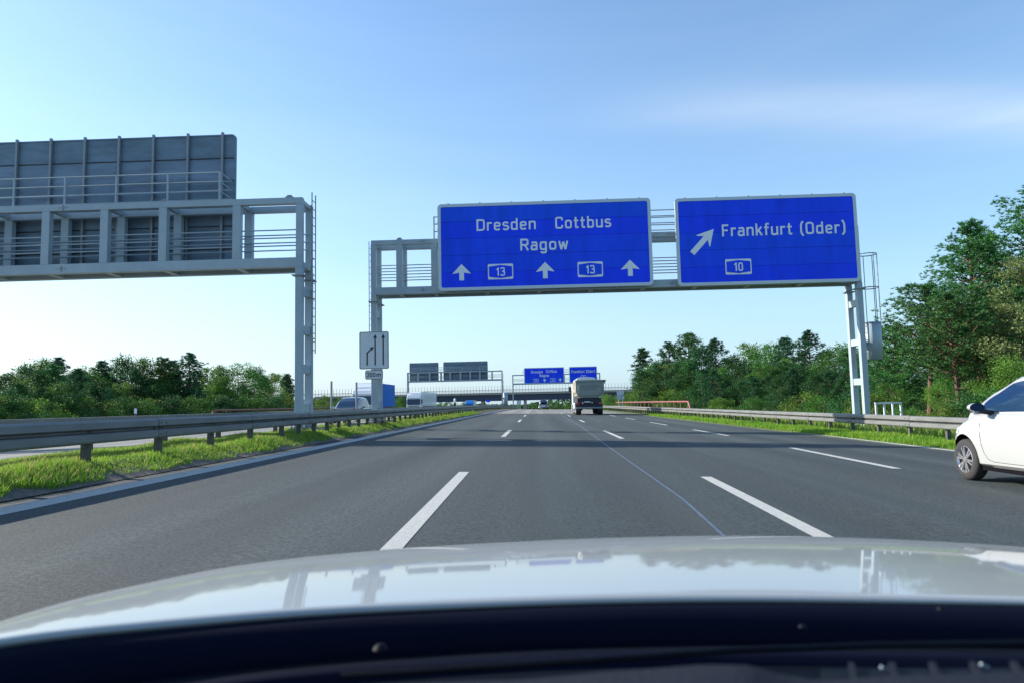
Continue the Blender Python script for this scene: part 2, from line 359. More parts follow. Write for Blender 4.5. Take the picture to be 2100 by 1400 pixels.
seam_px = [(1470, 1085), (1400, 1022), (1324, 968.6), (1247.6, 915), (1194, 875), (1150.5, 850)]
sp = [ground_hit(*p) for p in seam_px]; sp = [sp[0] + (sp[0] - sp[1]) * 0.4] + sp
for a, b_ in zip(sp[:-1], sp[1:]): stripe(a, b_, 0.034, 'joint_seam', 'seam', 0.0035)
# ------------------------------------------------------------------ guard rails
def rail_mesh(length, name='rail_section', m='rail', face=1):
    pr = [(0, .72), (.05, .728), (.092, .705), (.10, .69), (.10, .605), (.085, .592), (-.02, .575), (-.02, .548), (.085, .532), (.10, .52), (.10, .425), (.085, .40), (.04, .388), (0, .39)]
    back = [(min(x, .03) - 0.055, z) for x, z in reversed(pr)]
    back = [(-0.055, .385), (-0.055, .725)]
    poly = [(x * face, z) for x, z in pr + back]
    b = MB(); b.prism(poly, 0.006, length - 0.006)
    sp_ = [(x * 1.0 + .004 * face if abs(x) > .02 else x, z) for x, z in poly]; b.prism(sp_, 0.02, 0.30)
    for yy_ in (.07, .25):
        for z_ in (.46, .56, .65): xo = face * ((.104 if z_ != .56 else -.012)); b.tube((xo, yy_, z_), (xo + face * .016, yy_, z_), .016, 6)
    return b.mesh(name, m)
def post_mesh(face=1, h=0.66):
    b = MB(); s = face
    # sigma shaped post: web + two flanges
    x0, x1 = sorted((-0.115 * s, -0.013 * s))
    b.box((x0, -0.05, -0.25), (x1, -0.044, h)); b.box((x0, -0.043, -0.25), (x0 + 0.006, 0.05, h)); b.box((x1 - 0.006, -0.043, -0.25), (x1, 0.05, h))
    b.box((x0, 0.051, -0.25), (x0 + 0.03, 0.056, h))
    return b.mesh('post', 'post')
def guard_rail(x, y0, y1, face, zoff, label, spacings, seclen=4.0, xf=None, hs=1.0):
    g = empty('guard_rail', (x, y0, ground_z(x, y0)), label, 'guard rail', 'guard rails along the motorway')
    rm = rail_mesh(seclen, face=face); pm = post_mesh(face)
    y = y0
    X = (lambda yy: x) if xf is None else xf
    def zt(yy): return ground_z(X(yy), yy) + zoff
    while y < y1:
        z0, z1 = zt(y), zt(y + seclen); xa, xb = X(y), X(y + seclen)
        o = inst('rail_section', rm, g, (xa - x, y - y0, z0 - g.location.z + rnd.uniform(-.004, .004)),
                 (math.atan2(z1 - z0, seclen), 0, -math.atan2(xb - xa, seclen)), (1, 1, 1))
        y += seclen
    y = y0 + 0.3
    while y < y1:
        inst('post', pm, g, (X(y) - x, y - y0, zt(y) - g.location.z), (0, 0, 0))
        for lim, s in spacings:
            if y < lim: break
        y += s
    return g
def inner_x(y): return -6.62 + (0 if y < 90 else (y - 90) * 0.012)
guard_rail(-6.62, 4.0, 196, 1, -0.10 + 0.0, 'weathered steel guard rail on the grass strip beside the left edge line', [(17, 2.0), (60, 1.33), (120, 2.0), (999, 4.0)], xf=inner_x)
guard_rail(-8.35, 4.6, 196, -1, -0.06, 'steel guard rail facing the opposite carriageway, seen from its back', [(17, 2.65), (70, 2.0), (999, 4.0)])
guard_rail(11.35, 6.0, 190, -1, 0.0, 'sunlit beige steel guard rail in the grass at the right roadside', [(40, 2.0), (110, 1.33), (999, 4.0)])
guard_rail(-26.6, 30, 198, 1, 0.05, 'far steel guard rail on the outer side of the opposite carriageway', [(999, 4.0)])
# red tube railings of the underpass bridge
def tube_railing(x, y0, y1, h, label, m, rise, pale):
    z = ground_z(x, y0)
    g = empty('tube_railing', (x, y0, z), label, 'railing')
    L = y1 - y0
    b = MB(); b.path([(0, -1.0, 0.1), (0, -0.75, h * .6), (0, -0.3, h * .93), (0, 0.2, h)] + [(0, t, h + rise * t / L) for t in (L * .5, L)], 0.075, 8); b.build('top_rail', m, g)
    b = MB(); b.tube((0, -0.6, h * .55), (0, L, h * .55 + rise), 0.06, 8); b.build('lower_rail', pale, g)
    n = int(L / 3.0)
    pb = MB(); pb.tube((0, 0, -0.3), (0, 0, h), 0.05, 6); pm = pb.mesh('post', m)
    for k in range(n + 1): inst('post', pm, g, (0, k * L / n, rise * k / n))
    return g
tube_railing(13.0, 62, 118, 1.40, 'faded red tube railing behind the right guard rail', 'red_pale', 0.0, 'red')
tube_railing(-28.2, 61, 108, 1.42, 'dark red tube railing behind the left guard rail beyond the opposite road', 'red', 0.0, 'red')
# ------------------------------------------------------------------ lettering (stroke letters)
def chaikin(p, it=3):
    for _ in range(it):
        q = [p[0]]
        for a, b in zip(p[:-1], p[1:]):
            q += [(a[0] * .75 + b[0] * .25, a[1] * .75 + b[1] * .25), (a[0] * .25 + b[0] * .75, a[1] * .25 + b[1] * .75)]
        q.append(p[-1]); p = q
    return p
def ring(w_, y0, y1, r=.2):
    a, b = .07, w_ - .07; y0 += .07; y1 -= .07; m_ = (a + b) / 2
    return [(m_, y0), (b - .02, y0), (b, y0 + r), (b, y1 - r), (b - .02, y1), (a + .02, y1), (a, y1 - r), (a, y0 + r), (a + .02, y0), (m_, y0)]
G = {
 'D': (.64, [([(.07, 0), (.07, 1)], 0), ([(.07, .93), (.34, .93), (.57, .9), (.57, .6), (.57, .4), (.57, .1), (.34, .07), (.07, .07)], 1)]),
 'r': (.38, [([(.07, 0), (.07, .72)], 0), ([(.07, .40), (.09, .65), (.24, .65), (.38, .65)], 1)]),
 'e': (.52, [([(.07, .37), (.45, .37)], 0), ([(.45, .37), (.45, .62), (.26, .67), (.07, .62), (.07, .36), (.07, .10), (.24, .05), (.38, .06), (.45, .13)], 1)]),
 's': (.47, [([(.42, .58), (.34, .66), (.20, .67), (.05, .62), (.06, .42), (.22, .38), (.42, .34), (.43, .12), (.28, .05), (.14, .06), (.04, .14)], 1)]),
 'd': (.54, [([(.46, 0), (.46, 1)], 0), ([(.46, .50), (.42, .65), (.26, .66), (.07, .64), (.07, .36), (.07, .08), (.26, .06), (.42, .07), (.46, .22)], 1)]),
 'n': (.54, [([(.07, 0), (.07, .72)], 0), ([(.07, .45), (.12, .65), (.27, .66), (.47, .66), (.47, .40), (.47, 0)], 1)]),
 'C': (.60, [([(.54, .70), (.52, .93), (.31, .94), (.07, .93), (.07, .62), (.07, .38), (.07, .07), (.31, .06), (.52, .07), (.54, .30)], 1)]),
 'o': (.54, [(ring(.54, 0, .73), 1)]),
 't': (.36, [([(.15, .95), (.15, .30), (.15, .07), (.26, .07), (.36, .07)], 1), ([(0, .65), (.34, .65)], 0)]),
 'b': (.54, [([(.08, 0), (.08, 1)], 0), ([(.08, .50), (.12, .65), (.28, .66), (.47, .64), (.47, .36), (.47, .08), (.28, .06), (.12, .07), (.08, .22)], 1)]),
 'u': (.54, [([(.47, 0), (.47, .72)], 0), ([(.47, .27), (.42, .07), (.27, .06), (.07, .06), (.07, .32), (.07, .72)], 1)]),
 'R': (.62, [([(.07, 0), (.07, 1)], 0), ([(.07, .93), (.32, .93), (.54, .92), (.54, .70), (.54, .48), (.32, .47), (.07, .47)], 1), ([(.33, .47), (.57, 0)], 0)]),
 'a': (.50, [([(.07, .60), (.15, .66), (.26, .66), (.43, .66), (.43, .42), (.43, 0)], 1), ([(.43, .40), (.24, .40), (.06, .40), (.06, .23), (.06, .06), (.24, .06), (.38, .07), (.43, .18)], 1)]),
 'g': (.54, [([(.46, .72), (.46, .1), (.46, -.22), (.26, -.22), (.14, -.22), (.08, -.14)], 1), ([(.46, .50), (.42, .65), (.26, .66), (.07, .64), (.07, .36), (.07, .08), (.26, .06), (.42, .07), (.46, .22)], 1)]),
 'w': (.70, [([(.05, .72), (.20, 0)], 0), ([(.20, 0), (.35, .66)], 0), ([(.35, .66), (.50, 0)], 0), ([(.50, 0), (.65, .72)], 0)]),
 'F': (.52, [([(.07, 0), (.07, 1)], 0), ([(.07, .93), (.50, .93)], 0), ([(.07, .50), (.44, .50)], 0)]),
 'k': (.50, [([(.07, 0), (.07, 1)], 0), ([(.45, .72), (.10, .30)], 0), ([(.22, .42), (.47, 0)], 0)]),
 'f': (.36, [([(.36, .94), (.24, .95), (.14, .94), (.14, .74), (.14, 0)], 1), ([(0, .65), (.34, .65)], 0)]),
 '(': (.26, [([(.24, 1.08), (.08, .85), (.08, .48), (.08, .10), (.24, -.13)], 1)]),
 ')': (.26, [([(.04, 1.08), (.20, .85), (.20, .48), (.20, .10), (.04, -.13)], 1)]),
 'O': (.62, [(ring(.62, 0, 1, .26), 1)]),
 '0': (.54, [(ring(.54, 0, 1, .26), 1)]),
 '1': (.36, [([(.24, 0), (.24, 1)], 0), ([(.05, .72), (.24, .92)], 0)]),
 '3': (.54, [([(.06, .82), (.12, .94), (.27, .94), (.46, .93), (.46, .72), (.46, .53), (.28, .52), (.20, .52)], 1), ([(.24, .52), (.48, .52), (.49, .28), (.49, .07), (.27, .06), (.11, .06), (.04, .19)], 1)]),
 '2': (.54, [([(.06, .74), (.08, .94), (.27, .94), (.47, .93), (.47, .70), (.44, .54), (.09, .07)], 1), ([(.05, .07), (.50, .07)], 0)]),
 'm': (.82, [([(.07, 0), (.07, .72)], 0), ([(.07, .45), (.12, .65), (.25, .66), (.41, .66), (.41, .42), (.41, 0)], 1), ([(.41, .45), (.46, .65), (.59, .66), (.75, .66), (.75, .42), (.75, 0)], 1)]),
}
class Flat:
    """flat print: strokes and polygons on a face.  u to the right, v up"""
    def __init__(s, O, U, V, N): s.O, s.U, s.V, s.N = Vector(O), Vector(U), Vector(V), Vector(N); s.k = 0; s.mb = MB()
    def P(s, u, v, lift=0.0): return s.O + s.U * u + s.V * v + s.N * (0.004 + lift)
    def poly(s, pts):
        s.k += 1; l = (s.k % 7) * 0.0009
        s.mb.add([s.P(u, v, l) for u, v in pts], [tuple(range(len(pts)))])
    def stroke(s, pts, wd, sq=False):
        s.k += 1; l = (s.k % 7) * 0.0009; n = len(pts); L = []; Rr = []
        closed = (abs(pts[0][0] - pts[-1][0]) + abs(pts[0][1] - pts[-1][1])) < 1e-6
        for i, p in enumerate(pts):
            a = pts[i - 1] if i > 0 else (pts[-2] if closed else None); b = pts[i + 1] if i < n - 1 else (pts[1] if closed else None)
            def nrm(p0, p1):
                dx, dy = p1[0] - p0[0], p1[1] - p0[1]; q = math.hypot(dx, dy) or 1; return (-dy / q, dx / q)
            n1 = nrm(a, p) if a else None; n2 = nrm(p, b) if b else None
            if n1 is None: m_ = n2; sc = 1
            elif n2 is None: m_ = n1; sc = 1
            else:
                mx_, my_ = n1[0] + n2[0], n1[1] + n2[1]; q = math.hypot(mx_, my_) or 1; m_ = (mx_ / q, my_ / q)
                sc = 1 / max(.5, m_[0] * n1[0] + m_[1] * n1[1])
            L.append((p[0] + m_[0] * wd / 2 * sc, p[1] + m_[1] * wd / 2 * sc)); Rr.append((p[0] - m_[0] * wd / 2 * sc, p[1] - m_[1] * wd / 2 * sc))
        s.mb.add([s.P(u, v, l) for u, v in L] + [s.P(u, v, l) for u, v in Rr], [(i, i + 1, n + i + 1, n + i) for i in range(n - 1)])
    def text(s, txt, u0, v0, cap, width, sw=.145, gap=.15):
        tot = sum(G[c][0] for c in txt) + gap * (len(txt) - 1); kx = width / (tot * cap)
        u = u0
        for c in txt:
            wd, st = G[c]
            for pts, sm in st:
                pp = chaikin(pts) if sm else pts
                s.stroke([(u + p[0] * cap * kx, v0 + p[1] * cap) for p in pp], sw * cap * (kx * .5 + .5))
            u += (wd + gap) * cap * kx
    def build(s, name, m, parent, off): return s.mb.build(name, m, parent, off, fix=False)
def rrect(x0, z0, x1, z1, r, n=5):
    pts = []
    for cx, cz, a0 in ((x1 - r, z1 - r, 0), (x0 + r, z1 - r, 90), (x0 + r, z0 + r, 180), (x1 - r, z0 + r, 270)):
        for k in range(n + 1):
            a = R(a0 + 90 * k / n); pts.append((cx + r * math.cos(a), cz + r * math.sin(a)))
    return pts
def frame_ring(x0, z0, x1, z1, r, w_, y0, y1):
    """rounded frame between outer and inner rounded rectangles, in the x-z plane"""
    o = rrect(x0, z0, x1, z1, r); i = rrect(x0 + w_, z0 + w_, x1 - w_, z1 - w_, max(.01, r - w_ * .6)); n = len(o); b = MB()
    vs = [(x, y0, z) for x, z in o] + [(x, y0, z) for x, z in i] + [(x, y1, z) for x, z in o] + [(x, y1, z) for x, z in i]; fs = []
    for k in range(n):
        j = (k + 1) % n
        fs += [(k, j, n + j, n + k), (2 * n + k, 3 * n + k, 3 * n + j, 2 * n + j), (k, 2 * n + k, 2 * n + j, j), (n + k, n + j, 3 * n + j, 3 * n + k)]
    b.add(vs, fs); return b
def shield(fl, u0, v0, u1, v1, num, bg_flat):
    """motorway number plate: rounded rectangle with blue six-sided field"""
    w_, h = u1 - u0, v1 - v0; t = h * .075
    out = [(u0 + t * .6, v1), (u1 - t * .6, v1), (u1, v1 - t), (u1, v0 + t), (u1 - t * .6, v0), (u0 + t * .6, v0), (u0, v0 + t), (u0, v1 - t)]
    m_ = (u0 + u1) / 2
    inn = [(u0 + t, v0 + h * .17), (m_, v0 + t), (u1 - t, v0 + h * .17), (u1 - t, v1 - h * .17), (m_, v1 - t), (u0 + t, v1 - h * .17)]
    fl.poly(out)
    bg_flat.mb.add([bg_flat.P(u, v, 0.012) for u, v in inn], [tuple(range(6))])
    tw = w_ * (.34 if num != '0' else .3)
    fl2 = Flat(fl.O + fl.N * 0.014, fl.U, fl.V, fl.N); fl2.text(num, m_ - tw / 2, v0 + h * .22, h * .54, tw, .15, .12)
    fl.mb.add(fl2.mb.v, fl2.mb.f)
def up_arrow(fl, u, v0, h, wd):
    fl.poly([(u - wd * .13, v0), (u + wd * .13, v0), (u + wd * .13, v0 + h * .55), (u - wd * .13, v0 + h * .55)])
    fl.poly([(u, v0 + h), (u - wd / 2, v0 + h * .42), (u - wd / 2 + .01, v0 + h * .40), (u - wd * .13, v0 + h * .47), (u + wd * .13, v0 + h * .47), (u + wd / 2 - .01, v0 + h * .40), (u + wd / 2, v0 + h * .42)])
def slant_arrow(fl, u0, v0, u1, v1, wd):
    d = Vector((u1 - u0, v1 - v0)); L = d.length; d.normalize(); n = Vector((-d.y, d.x))
    def q(a, b): p = Vector((u0, v0)) + d * a + n * b; return (p.x, p.y)
    fl.poly([q(0, -wd / 2), q(L * .72, -wd / 2), q(L * .72, wd / 2), q(0, wd / 2)])
    fl.poly([q(L, 0), q(L * .52, L * .27), q(L * .50, L * .25), q(L * .63, wd / 2), q(L * .63, -wd / 2), q(L * .50, -L * .25), q(L * .52, -L * .27)])
def big_sign(root, x0, z0, x1, z1, y, face, np_=5):
    """face -1: the printed face looks at the camera (-y); +1: we see its back."""
    H = (z1 - z0); ph = (H - 0.10) / np_; off = root.location
    for k in range(np_):
        a = z0 + .05 + k * ph; b = MB(); b.box((x0 + .05, y + .004 * (k % 2), a + .005), (x1 - .05, y + .045, a + ph - .005))
        b.build('sign_panel', 'blue' if face < 0 else 'signback', root, off)
    wd = .13 if face < 0 else .05
    b = MB(); b.box((x0 + .06, y + .0495, z0 + .06), (x1 - .06, y + .053, z1 - .06)); b.build('backing_sheet', 'plastic', root, off)  # added dark sheet, keeps background light out of the panel gaps
    fr = frame_ring(x0, z0, x1, z1, .16, wd, y - .015, y + .07).build('sign_border', 'border' if face < 0 else 'signback', root, off)
    yb = (y + .055, y + .13) if face < 0 else (y - .11, y - .017)
    n = max(3, round((x1 - x0) / 1.22)); rb = MB()
    me = None
    for k in range(n):
        x = x0 + .45 + (x1 - x0 - .9) * k / (n - 1)
        if me is None: bb = MB(); bb.box((-.035, yb[0], z0 + .02), (.035, yb[1], z1 + .05)); me = bb.mesh('stiffener', 'steel_dark', (0, off[1], off[2]))
        inst('stiffener', me, root, (x - off[0], 0, 0))
    if face > 0:
        hb = MB()
        for k in range(1, np_):
            z = z0 + .05 + k * ph; hb.box((x0 + .06, y - .014, z - .02), (x1 - .06, y - .004, z + .02))
        hb.build('panel_joint_strip', 'plastic', root, off)
# ------------------------------------------------------------------ gantries
def gantry(label, xl, xr_, y, zt, zb, zbase, verts, depth=.95, rails_side='both', off_z=0.0, hrails=(), ladder=None, cage=None, group='sign gantries over the motorway', legs=(True, True)):
    root = empty('sign_gantry', ((xl + xr_) / 2, y, zbase[0]), label, 'sign gantry', group); off = root.location
    s = .21
    yb = y + depth
    for k, yy in enumerate((y, yb)):
        b = MB(); b.box((xl - s / 2, yy - s / 2, zt - s), (xr_ + s / 2, yy + s / 2, zt)); b.build('top_beam', 'steel', root, off, .012)
        b = MB(); b.box((xl - s / 2, yy - s / 2, zb), (xr_ + s / 2, yy + s / 2, zb + .32)); b.build('bottom_beam', 'steel', root, off, .012)
    vm = MB(); vm.box((-.13, -s / 2 + .003, zb + .322), (.13, s / 2 - .003, zt - s - .002)); vme = vm.mesh('upright', 'steel', (0, 0, off[2]))
    for x in verts:
        for yy in (y, yb): inst('upright', vme, root, (x - off[0], yy - off[1], 0))
    cm = MB(); cm.box((-.09, y + s / 2 + .002, zb + .02), (.09, yb - s / 2 - .002, zb + .2)); cme = cm.mesh('cross_beam', 'steel', (0, y, off[2]))
    cm2 = MB(); cm2.box((-.07, y + s / 2 + .002, zt - .16), (.07, yb - s / 2 - .002, zt - .03)); cme2 = cm2.mesh('cross_beam', 'steel', (0, y, off[2]))
    for x in list(verts) + [xl, xr_]:
        inst('cross_beam', cme, root, (x - off[0], 0, 0)); inst('cross_beam', cme2, root, (x - off[0], 0, 0))
    b = MB(); b.box((xl + .2, y + s / 2 + .02, zb + .202), (xr_ - .2, yb - s / 2 - .02, zb + .235)); b.build('walkway_grating', 'steel_dark', root, off)
    for yy in (y + s / 2 + .03, yb - s / 2 - .03):
        for h in (.50, .80, 1.10):
            b = MB(); b.tube((xl, yy, zb + .32 + h * .88), (xr_, yy, zb + .32 + h * .88), .022, 6); b.build('inner_rail', 'steel', root, off)
    for side, x in enumerate((xl, xr_)):
        if not legs[side]: continue
        z0 = zbase[side]
        for yy in (y, yb):
            b = MB(); b.box((x - s / 2 - .01, yy - s / 2 - .01, z0), (x + s / 2 + .01, yy + s / 2 + .01, zb - .002)); b.build('leg', 'steel', root, off, .012)
            b = MB(); b.box((x - s / 2 + .004, yy - s / 2 + .004, zb + .322), (x + s / 2 - .004, yy + s / 2 - .004, zt - s - .002)); b.build('upright', 'steel', root, off)
            b = MB(); b.box((x - .2, yy - .2, zb - .30), (x + .2, yy + .2, zb - .26)); b.build('flange', 'steel_dark', root, off)
            b = MB(); b.box((x - .24, yy - .22, z0 - .02), (x + .24, yy + .22, z0 + .05))
            for dx in (-.18, .18):
                for dy in (-.17, .17): b.tube((x + dx, yy + dy, z0 + .04), (x + dx, yy + dy, z0 + .13), .025, 6)
            b.build('base_plate', 'steel_dark', root, off)
        n = 4
        for k in range(n):
            z = z0 + .55 + (zb - z0 - 1.1) * k / (n - 1) * .92
            b = MB(); b.box((x - .085, y + s / 2 + .012, z), (x + .085, yb - s / 2 - .012, z + .27)); b.build('rung_beam', 'steel', root, off)
    for (xa, xb) in hrails:
        yy = y - .02
        for h in (.32, .64, .95):
            b = MB(); b.tube((xa, yy, zt + h), (xb, yy, zt + h), .024, 6); b.tube((xb, yy, zt + h), (xb, y + .7, zt + h), .02, 6); b.build('hand_rail', 'steel', root, off)
            b = MB(); b.tube((xa, yb - .02, zt + h), (xb, yb - .02, zt + h), .022, 6); b.build('hand_rail', 'steel', root, off)
        n = max(1, round((xb - xa) / 1.83)); pm = MB(); pm.tube((0, yy, zt - .06), (0, yy, zt + .97), .034, 6); pme = pm.mesh('rail_post', 'steel', (0, y, off[2]))
        for k in range(n + 1): inst('rail_post', pme, root, (xa + (xb - xa) * k / n - off[0], 0, 0))
    b = MB()
    for x in list(verts)[::2] + [xr_ - .35]:
        b.box((x - .12, y - .06, zt), (x + .12, y + .06, zt + .05)); b.box((x - .07, y - .04, zt + .05), (x + .07, y + .04, zt + .10))
    b.build('lifting_lug', 'steel_dark', root, off)
    b = MB()
    for x in [xl + 2.1 + 5.2 * k for k in range(int((xr_ - xl) / 5.2))]:
        for zz in (zt - s / 2, zb + .16):
            b.box((x - .02, y - s / 2 - .02, zz - .09), (x + .02, y - s / 2 - .002, zz + .09)); b.box((x - .16, y - s / 2 - .012, zz - .015), (x + .16, y - s / 2 - .004, zz + .015))
    b.build('splice_plate', 'steel_dark', root, off)
    if ladder:
        x, sx, z0, z1 = ladder; yy = yb - .05; b = MB()
        xo = x + sx * .23
        for dy in (0, .38): b.tube((xo, yy - dy, z0), (xo, yy - dy, z1), .022, 6)
        z = z0 + .1
        while z < z1: b.tube((xo, yy, z), (xo, yy - .38, z), .014, 5); z += .28
        lo = b.build('ladder', 'steel_dark', root, off)
        bb = MB(); z = z0 + .5
        while z < z1 - 1: bb.tube((x + sx * .08, yy, z), (xo, yy, z), .018, 5); bb.tube((x + sx * .08, yy, z + .01), (xo, yy - .38, z), .018, 5); z += 1.35
        bb.build('bracket', 'steel_dark', lo, off)
    return root
Y1 = 29.4
def X1(px, y=Y1): return at(px, 700, y).x
# --- G1 : gantry over our lanes
ztop = (at(1360, 475, Y1 - .1).z + at(768, 494, Y1 - .1).z) / 2; zbot = (at(850, 603, Y1 - .1).z + at(1360, 589.5, Y1 - .1).z) / 2
xl1, xr1 = X1(767.5), at(1764, 640, Y1).x
v1 = [X1(821), X1(893)] + [X1(893) + (xr1 - X1(893)) * k / 8 for k in range(1, 8)]
g1 = gantry('painted steel gantry carrying the two large blue signs over the near lanes', xl1, xr1, Y1, ztop, zbot, (.50, -.62), v1,
            hrails=((X1(893), xr1 - 1.5),))
YS = Y1 - .32
def print_sign(root, x0, x1, z0, z1, y, items, shieldcol='blue'):
    """items in fractions of the sign: ('text',s,u0,u1,vbase,cap) ('up',u,v0,v1,w) ('shield',u0,u1,v0,v1,num) ('slant',u0,v0,u1,v1,w)"""
    W, H = x1 - x0, z1 - z0; off = root.location
    for it in items:
        fl = Flat((x0, y, z0), (1, 0, 0), (0, 0, 1), (0, -1, 0)); nm = 'word'
        if it[0] == 'text': fl.text(it[1], it[2] * W, it[4] * H, it[5] * H, (it[3] - it[2]) * W)
        if it[0] == 'up': up_arrow(fl, it[1] * W, it[2] * H, (it[3] - it[2]) * H, it[4] * W); nm = 'arrow'
        if it[0] == 'slant': slant_arrow(fl, it[1] * W, it[2] * H, it[3] * W, it[4] * H, it[5] * W); nm = 'arrow'
        if it[0] == 'shield':
            bl = Flat((x0, y, z0), (1, 0, 0), (0, 0, 1), (0, -1, 0)); shield(fl, it[1] * W, it[3] * H, it[2] * W, it[4] * H, it[5], bl)
            o = fl.build('number_plate', 'white', root, off); bl.build('number_field', 'blue', o, off); continue
        fl.build(nm, 'white', root, off)
# sign 1: px 898..1337
sx0, sx1 = at(898, 500, YS).x, at(1337, 500, YS).x; sz1 = at(1117, 413, YS).z; sz0 = at(1117, 591.5, YS).z
def U1(px): return (px - 898) / 439.0
def V1(px, py): t = 418.3 - (px - 898) * .0235; return 1 - (py - t) / 179.0
big_sign(g1, sx0, sz0, sx1, sz1, YS, -1)
A1 = [('text', 'Dresden', U1(978.5), U1(1101), V1(979, 474), 24 / 179), ('text', 'Cottbus', U1(1141), U1(1255), V1(1141, 470.5), 24 / 179),
      ('text', 'Ragow', U1(1068), U1(1166), V1(1068, 515), 24 / 179),
      ('up', U1(946.2), V1(946, 575.5), V1(946, 542), 37.5 / 439), ('up', U1(1117.8), V1(1118, 572), V1(1118, 538.5), 37.5 / 439), ('up', U1(1291), V1(1291, 568), V1(1291, 535), 37.5 / 439),
      ('shield', U1(1000.4), U1(1052.3), V1(1026, 573.5), V1(1026, 542), '13'), ('shield', U1(1184), U1(1235.6), V1(1210, 569.5), V1(1210, 538.5), '13')]
print_sign(g1, sx0, sx1, sz0, sz1, YS, A1)
tx0, tx1 = at(1387, 500, YS).x, at(1761, 500, YS).x; tz1 = at(1573, 402, YS).z; tz0 = at(1573, 582.5, YS).z
def U2(px): return (px - 1387) / 374.0
def V2(px, py): t = 406 - (px - 1387) * .0225; return 1 - (py - t) / 180.0
big_sign(g1, tx0, tz0, tx1, tz1, YS, -1)
A2 = [('text', 'Frankfurt', U2(1482.4), U2(1626.6), V2(1482, 485), 24.5 / 180), ('text', '(Oder)', U2(1643), U2(1735.6), V2(1643, 481.5), 24.5 / 180),
      ('slant', U2(1419), V2(1419, 519), U2(1465.5), V2(1465, 469.5), 11.5 / 374), ('shield', U2(1485.8), U2(1539.6), V2(1512, 562.5), V2(1512, 531), '10')]
print_sign(g1, tx0, tx1, tz0, tz1, YS, A2)
# ladders of G1
def caged_ladder(root, x, y, z0, z1, zc0, zc1, off):
    b = MB()
    for dx in (0, .0): pass
    for dy in (-.2, .2): b.tube((x, y + dy, z0), (x, y + dy, z1), .02, 6)
    z = z0
    while z < z1: b.tube((x, y - .2, z), (x, y + .2, z), .013, 5); z += .28
    lo = b.build('ladder', 'steel', root, off)
    cx = x + .42; b = MB()
    for z in (zc1, (zc1 + zc0) * .5 + .02, zc0 - .02):
        pts = [(cx + .36 * math.cos(a), y + .36 * math.sin(a), z) for a in [R(-150 + 300 * k / 14) for k in range(15)]]
        pts = [(x, y - .2, z)] + pts + [(x, y + .2, z)]; b.path(pts, .022, 5)
    for a in (-75, -20, 35, 90): b.tube((cx + .36 * math.cos(R(a)), y + .36 * math.sin(R(a)), zc0), (cx + .36 * math.cos(R(a)), y + .36 * math.sin(R(a)), zc1), .017, 5)
    b.build('safety_cage', 'steel_dark', lo, off)
def shield_drum(root, cx, y, z0, z1, off, r=.36):
    b = MB(); n = 24; vs = []
    for z in (z0, z1):
        for rr in (r, r - .012):
            for k in range(n + 1):
                a = R(-170 + 340 * k / n); vs.append((cx + rr * math.cos(a), y + rr * math.sin(a), z))
    m_ = n + 1; fs = []
    for k in range(n):
        fs += [(k, k + 1, 2 * m_ + k + 1, 2 * m_ + k), (m_ + k + 1, m_ + k, 3 * m_ + k, 3 * m_ + k + 1), (k, m_ + k, m_ + k + 1, k + 1), (2 * m_ + k, 2 * m_ + k + 1, 3 * m_ + k + 1, 3 * m_ + k)]
    b.add(vs, fs); b.smooth = True
    b.build('climb_guard', 'steel', root, off)
o1 = g1.location
yl = Y1 + .45
cx = at(1789.5, 700, yl).x
caged_ladder(g1, cx - .42, yl, at(1789, 736, yl).z, at(1789, 560, yl).z, at(1789, 662, yl).z, at(1789, 522, yl).z, o1)
shield_drum(g1, cx, yl, at(1789, 737, yl).z, at(1789, 661, yl).z, o1)
b = MB()
for z in (at(1789, 672, yl).z, at(1789, 725, yl).z): b.box((xr1 + .1, yl - .04, z), (cx - .33, yl + .04, z + .06))
b.build('bracket', 'steel_dark', g1, o1)
b = MB(); xo = xl1 - .33      # ladder rails at the left end
for dy in (0, .38): b.tube((xo, Y1 + .9 - dy, zbot - 2.4), (xo, Y1 + .9 - dy, ztop + .1), .022, 6)
z = zbot - 2.3
while z < ztop: b.tube((xo, Y1 + .9, z), (xo, Y1 + .52, z), .014, 5); z += .28
b.build('ladder', 'steel', g1, o1)
# plinths
def plinth(x0, x1, y0, y1, z0, z1, label):
    b = MB(); b.box((x0, y0, z0), (x1, y1, z1)); o = b.build('concrete_plinth', 'concrete', off=(x0, y0, 0), bevel=.03); o.location = (x0, y0, 0); tag(o, label, 'plinth'); return o
plinth(xl1 - .72, -6.74, 27.4, 33.5, -.2, .50, 'long concrete plinth under the left legs of the near blue sign gantry')
plinth(xr1 - .5, xr1 + .55, Y1 - .6, Y1 + 1.6, -1.0, -.62, 'concrete plinth under the right legs of the near blue sign gantry')
# lane sign hung on the left leg of G1
ys = Y1 - .30
def small_sign(name, label, cat, px0, py0, px1, py1, y, flat, parent=None, group=None):
    p0 = at(px0, (py0 + py1) / 2, y); p1 = at(px1, (py0 + py1) / 2, y); z1 = at((px0 + px1) / 2, py0, y).z; z0 = at((px0 + px1) / 2, py1, y).z
    r = empty(name, ((p0.x + p1.x) / 2, y, z0), label, cat, group); off = r.location
    b = MB(); b.prism(rrect(p0.x + .02, z0 + .02, p1.x - .02, z1 - .02, .05), y, y + .03); b.build('panel', 'panel_white', r, off)
    frame_ring(p0.x, z0, p1.x, z1, .07, .035, y - .008, y + .04).build('rim', 'steel_dark', r, off)
    fl = Flat((p0.x, y, z0), (1, 0, 0), (0, 0, 1), (0, -1, 0)); flat(fl, p1.x - p0.x, z1 - z0); fl.build('marking', 'black', r, off)
    return r, p0.x, p1.x, z0, z1
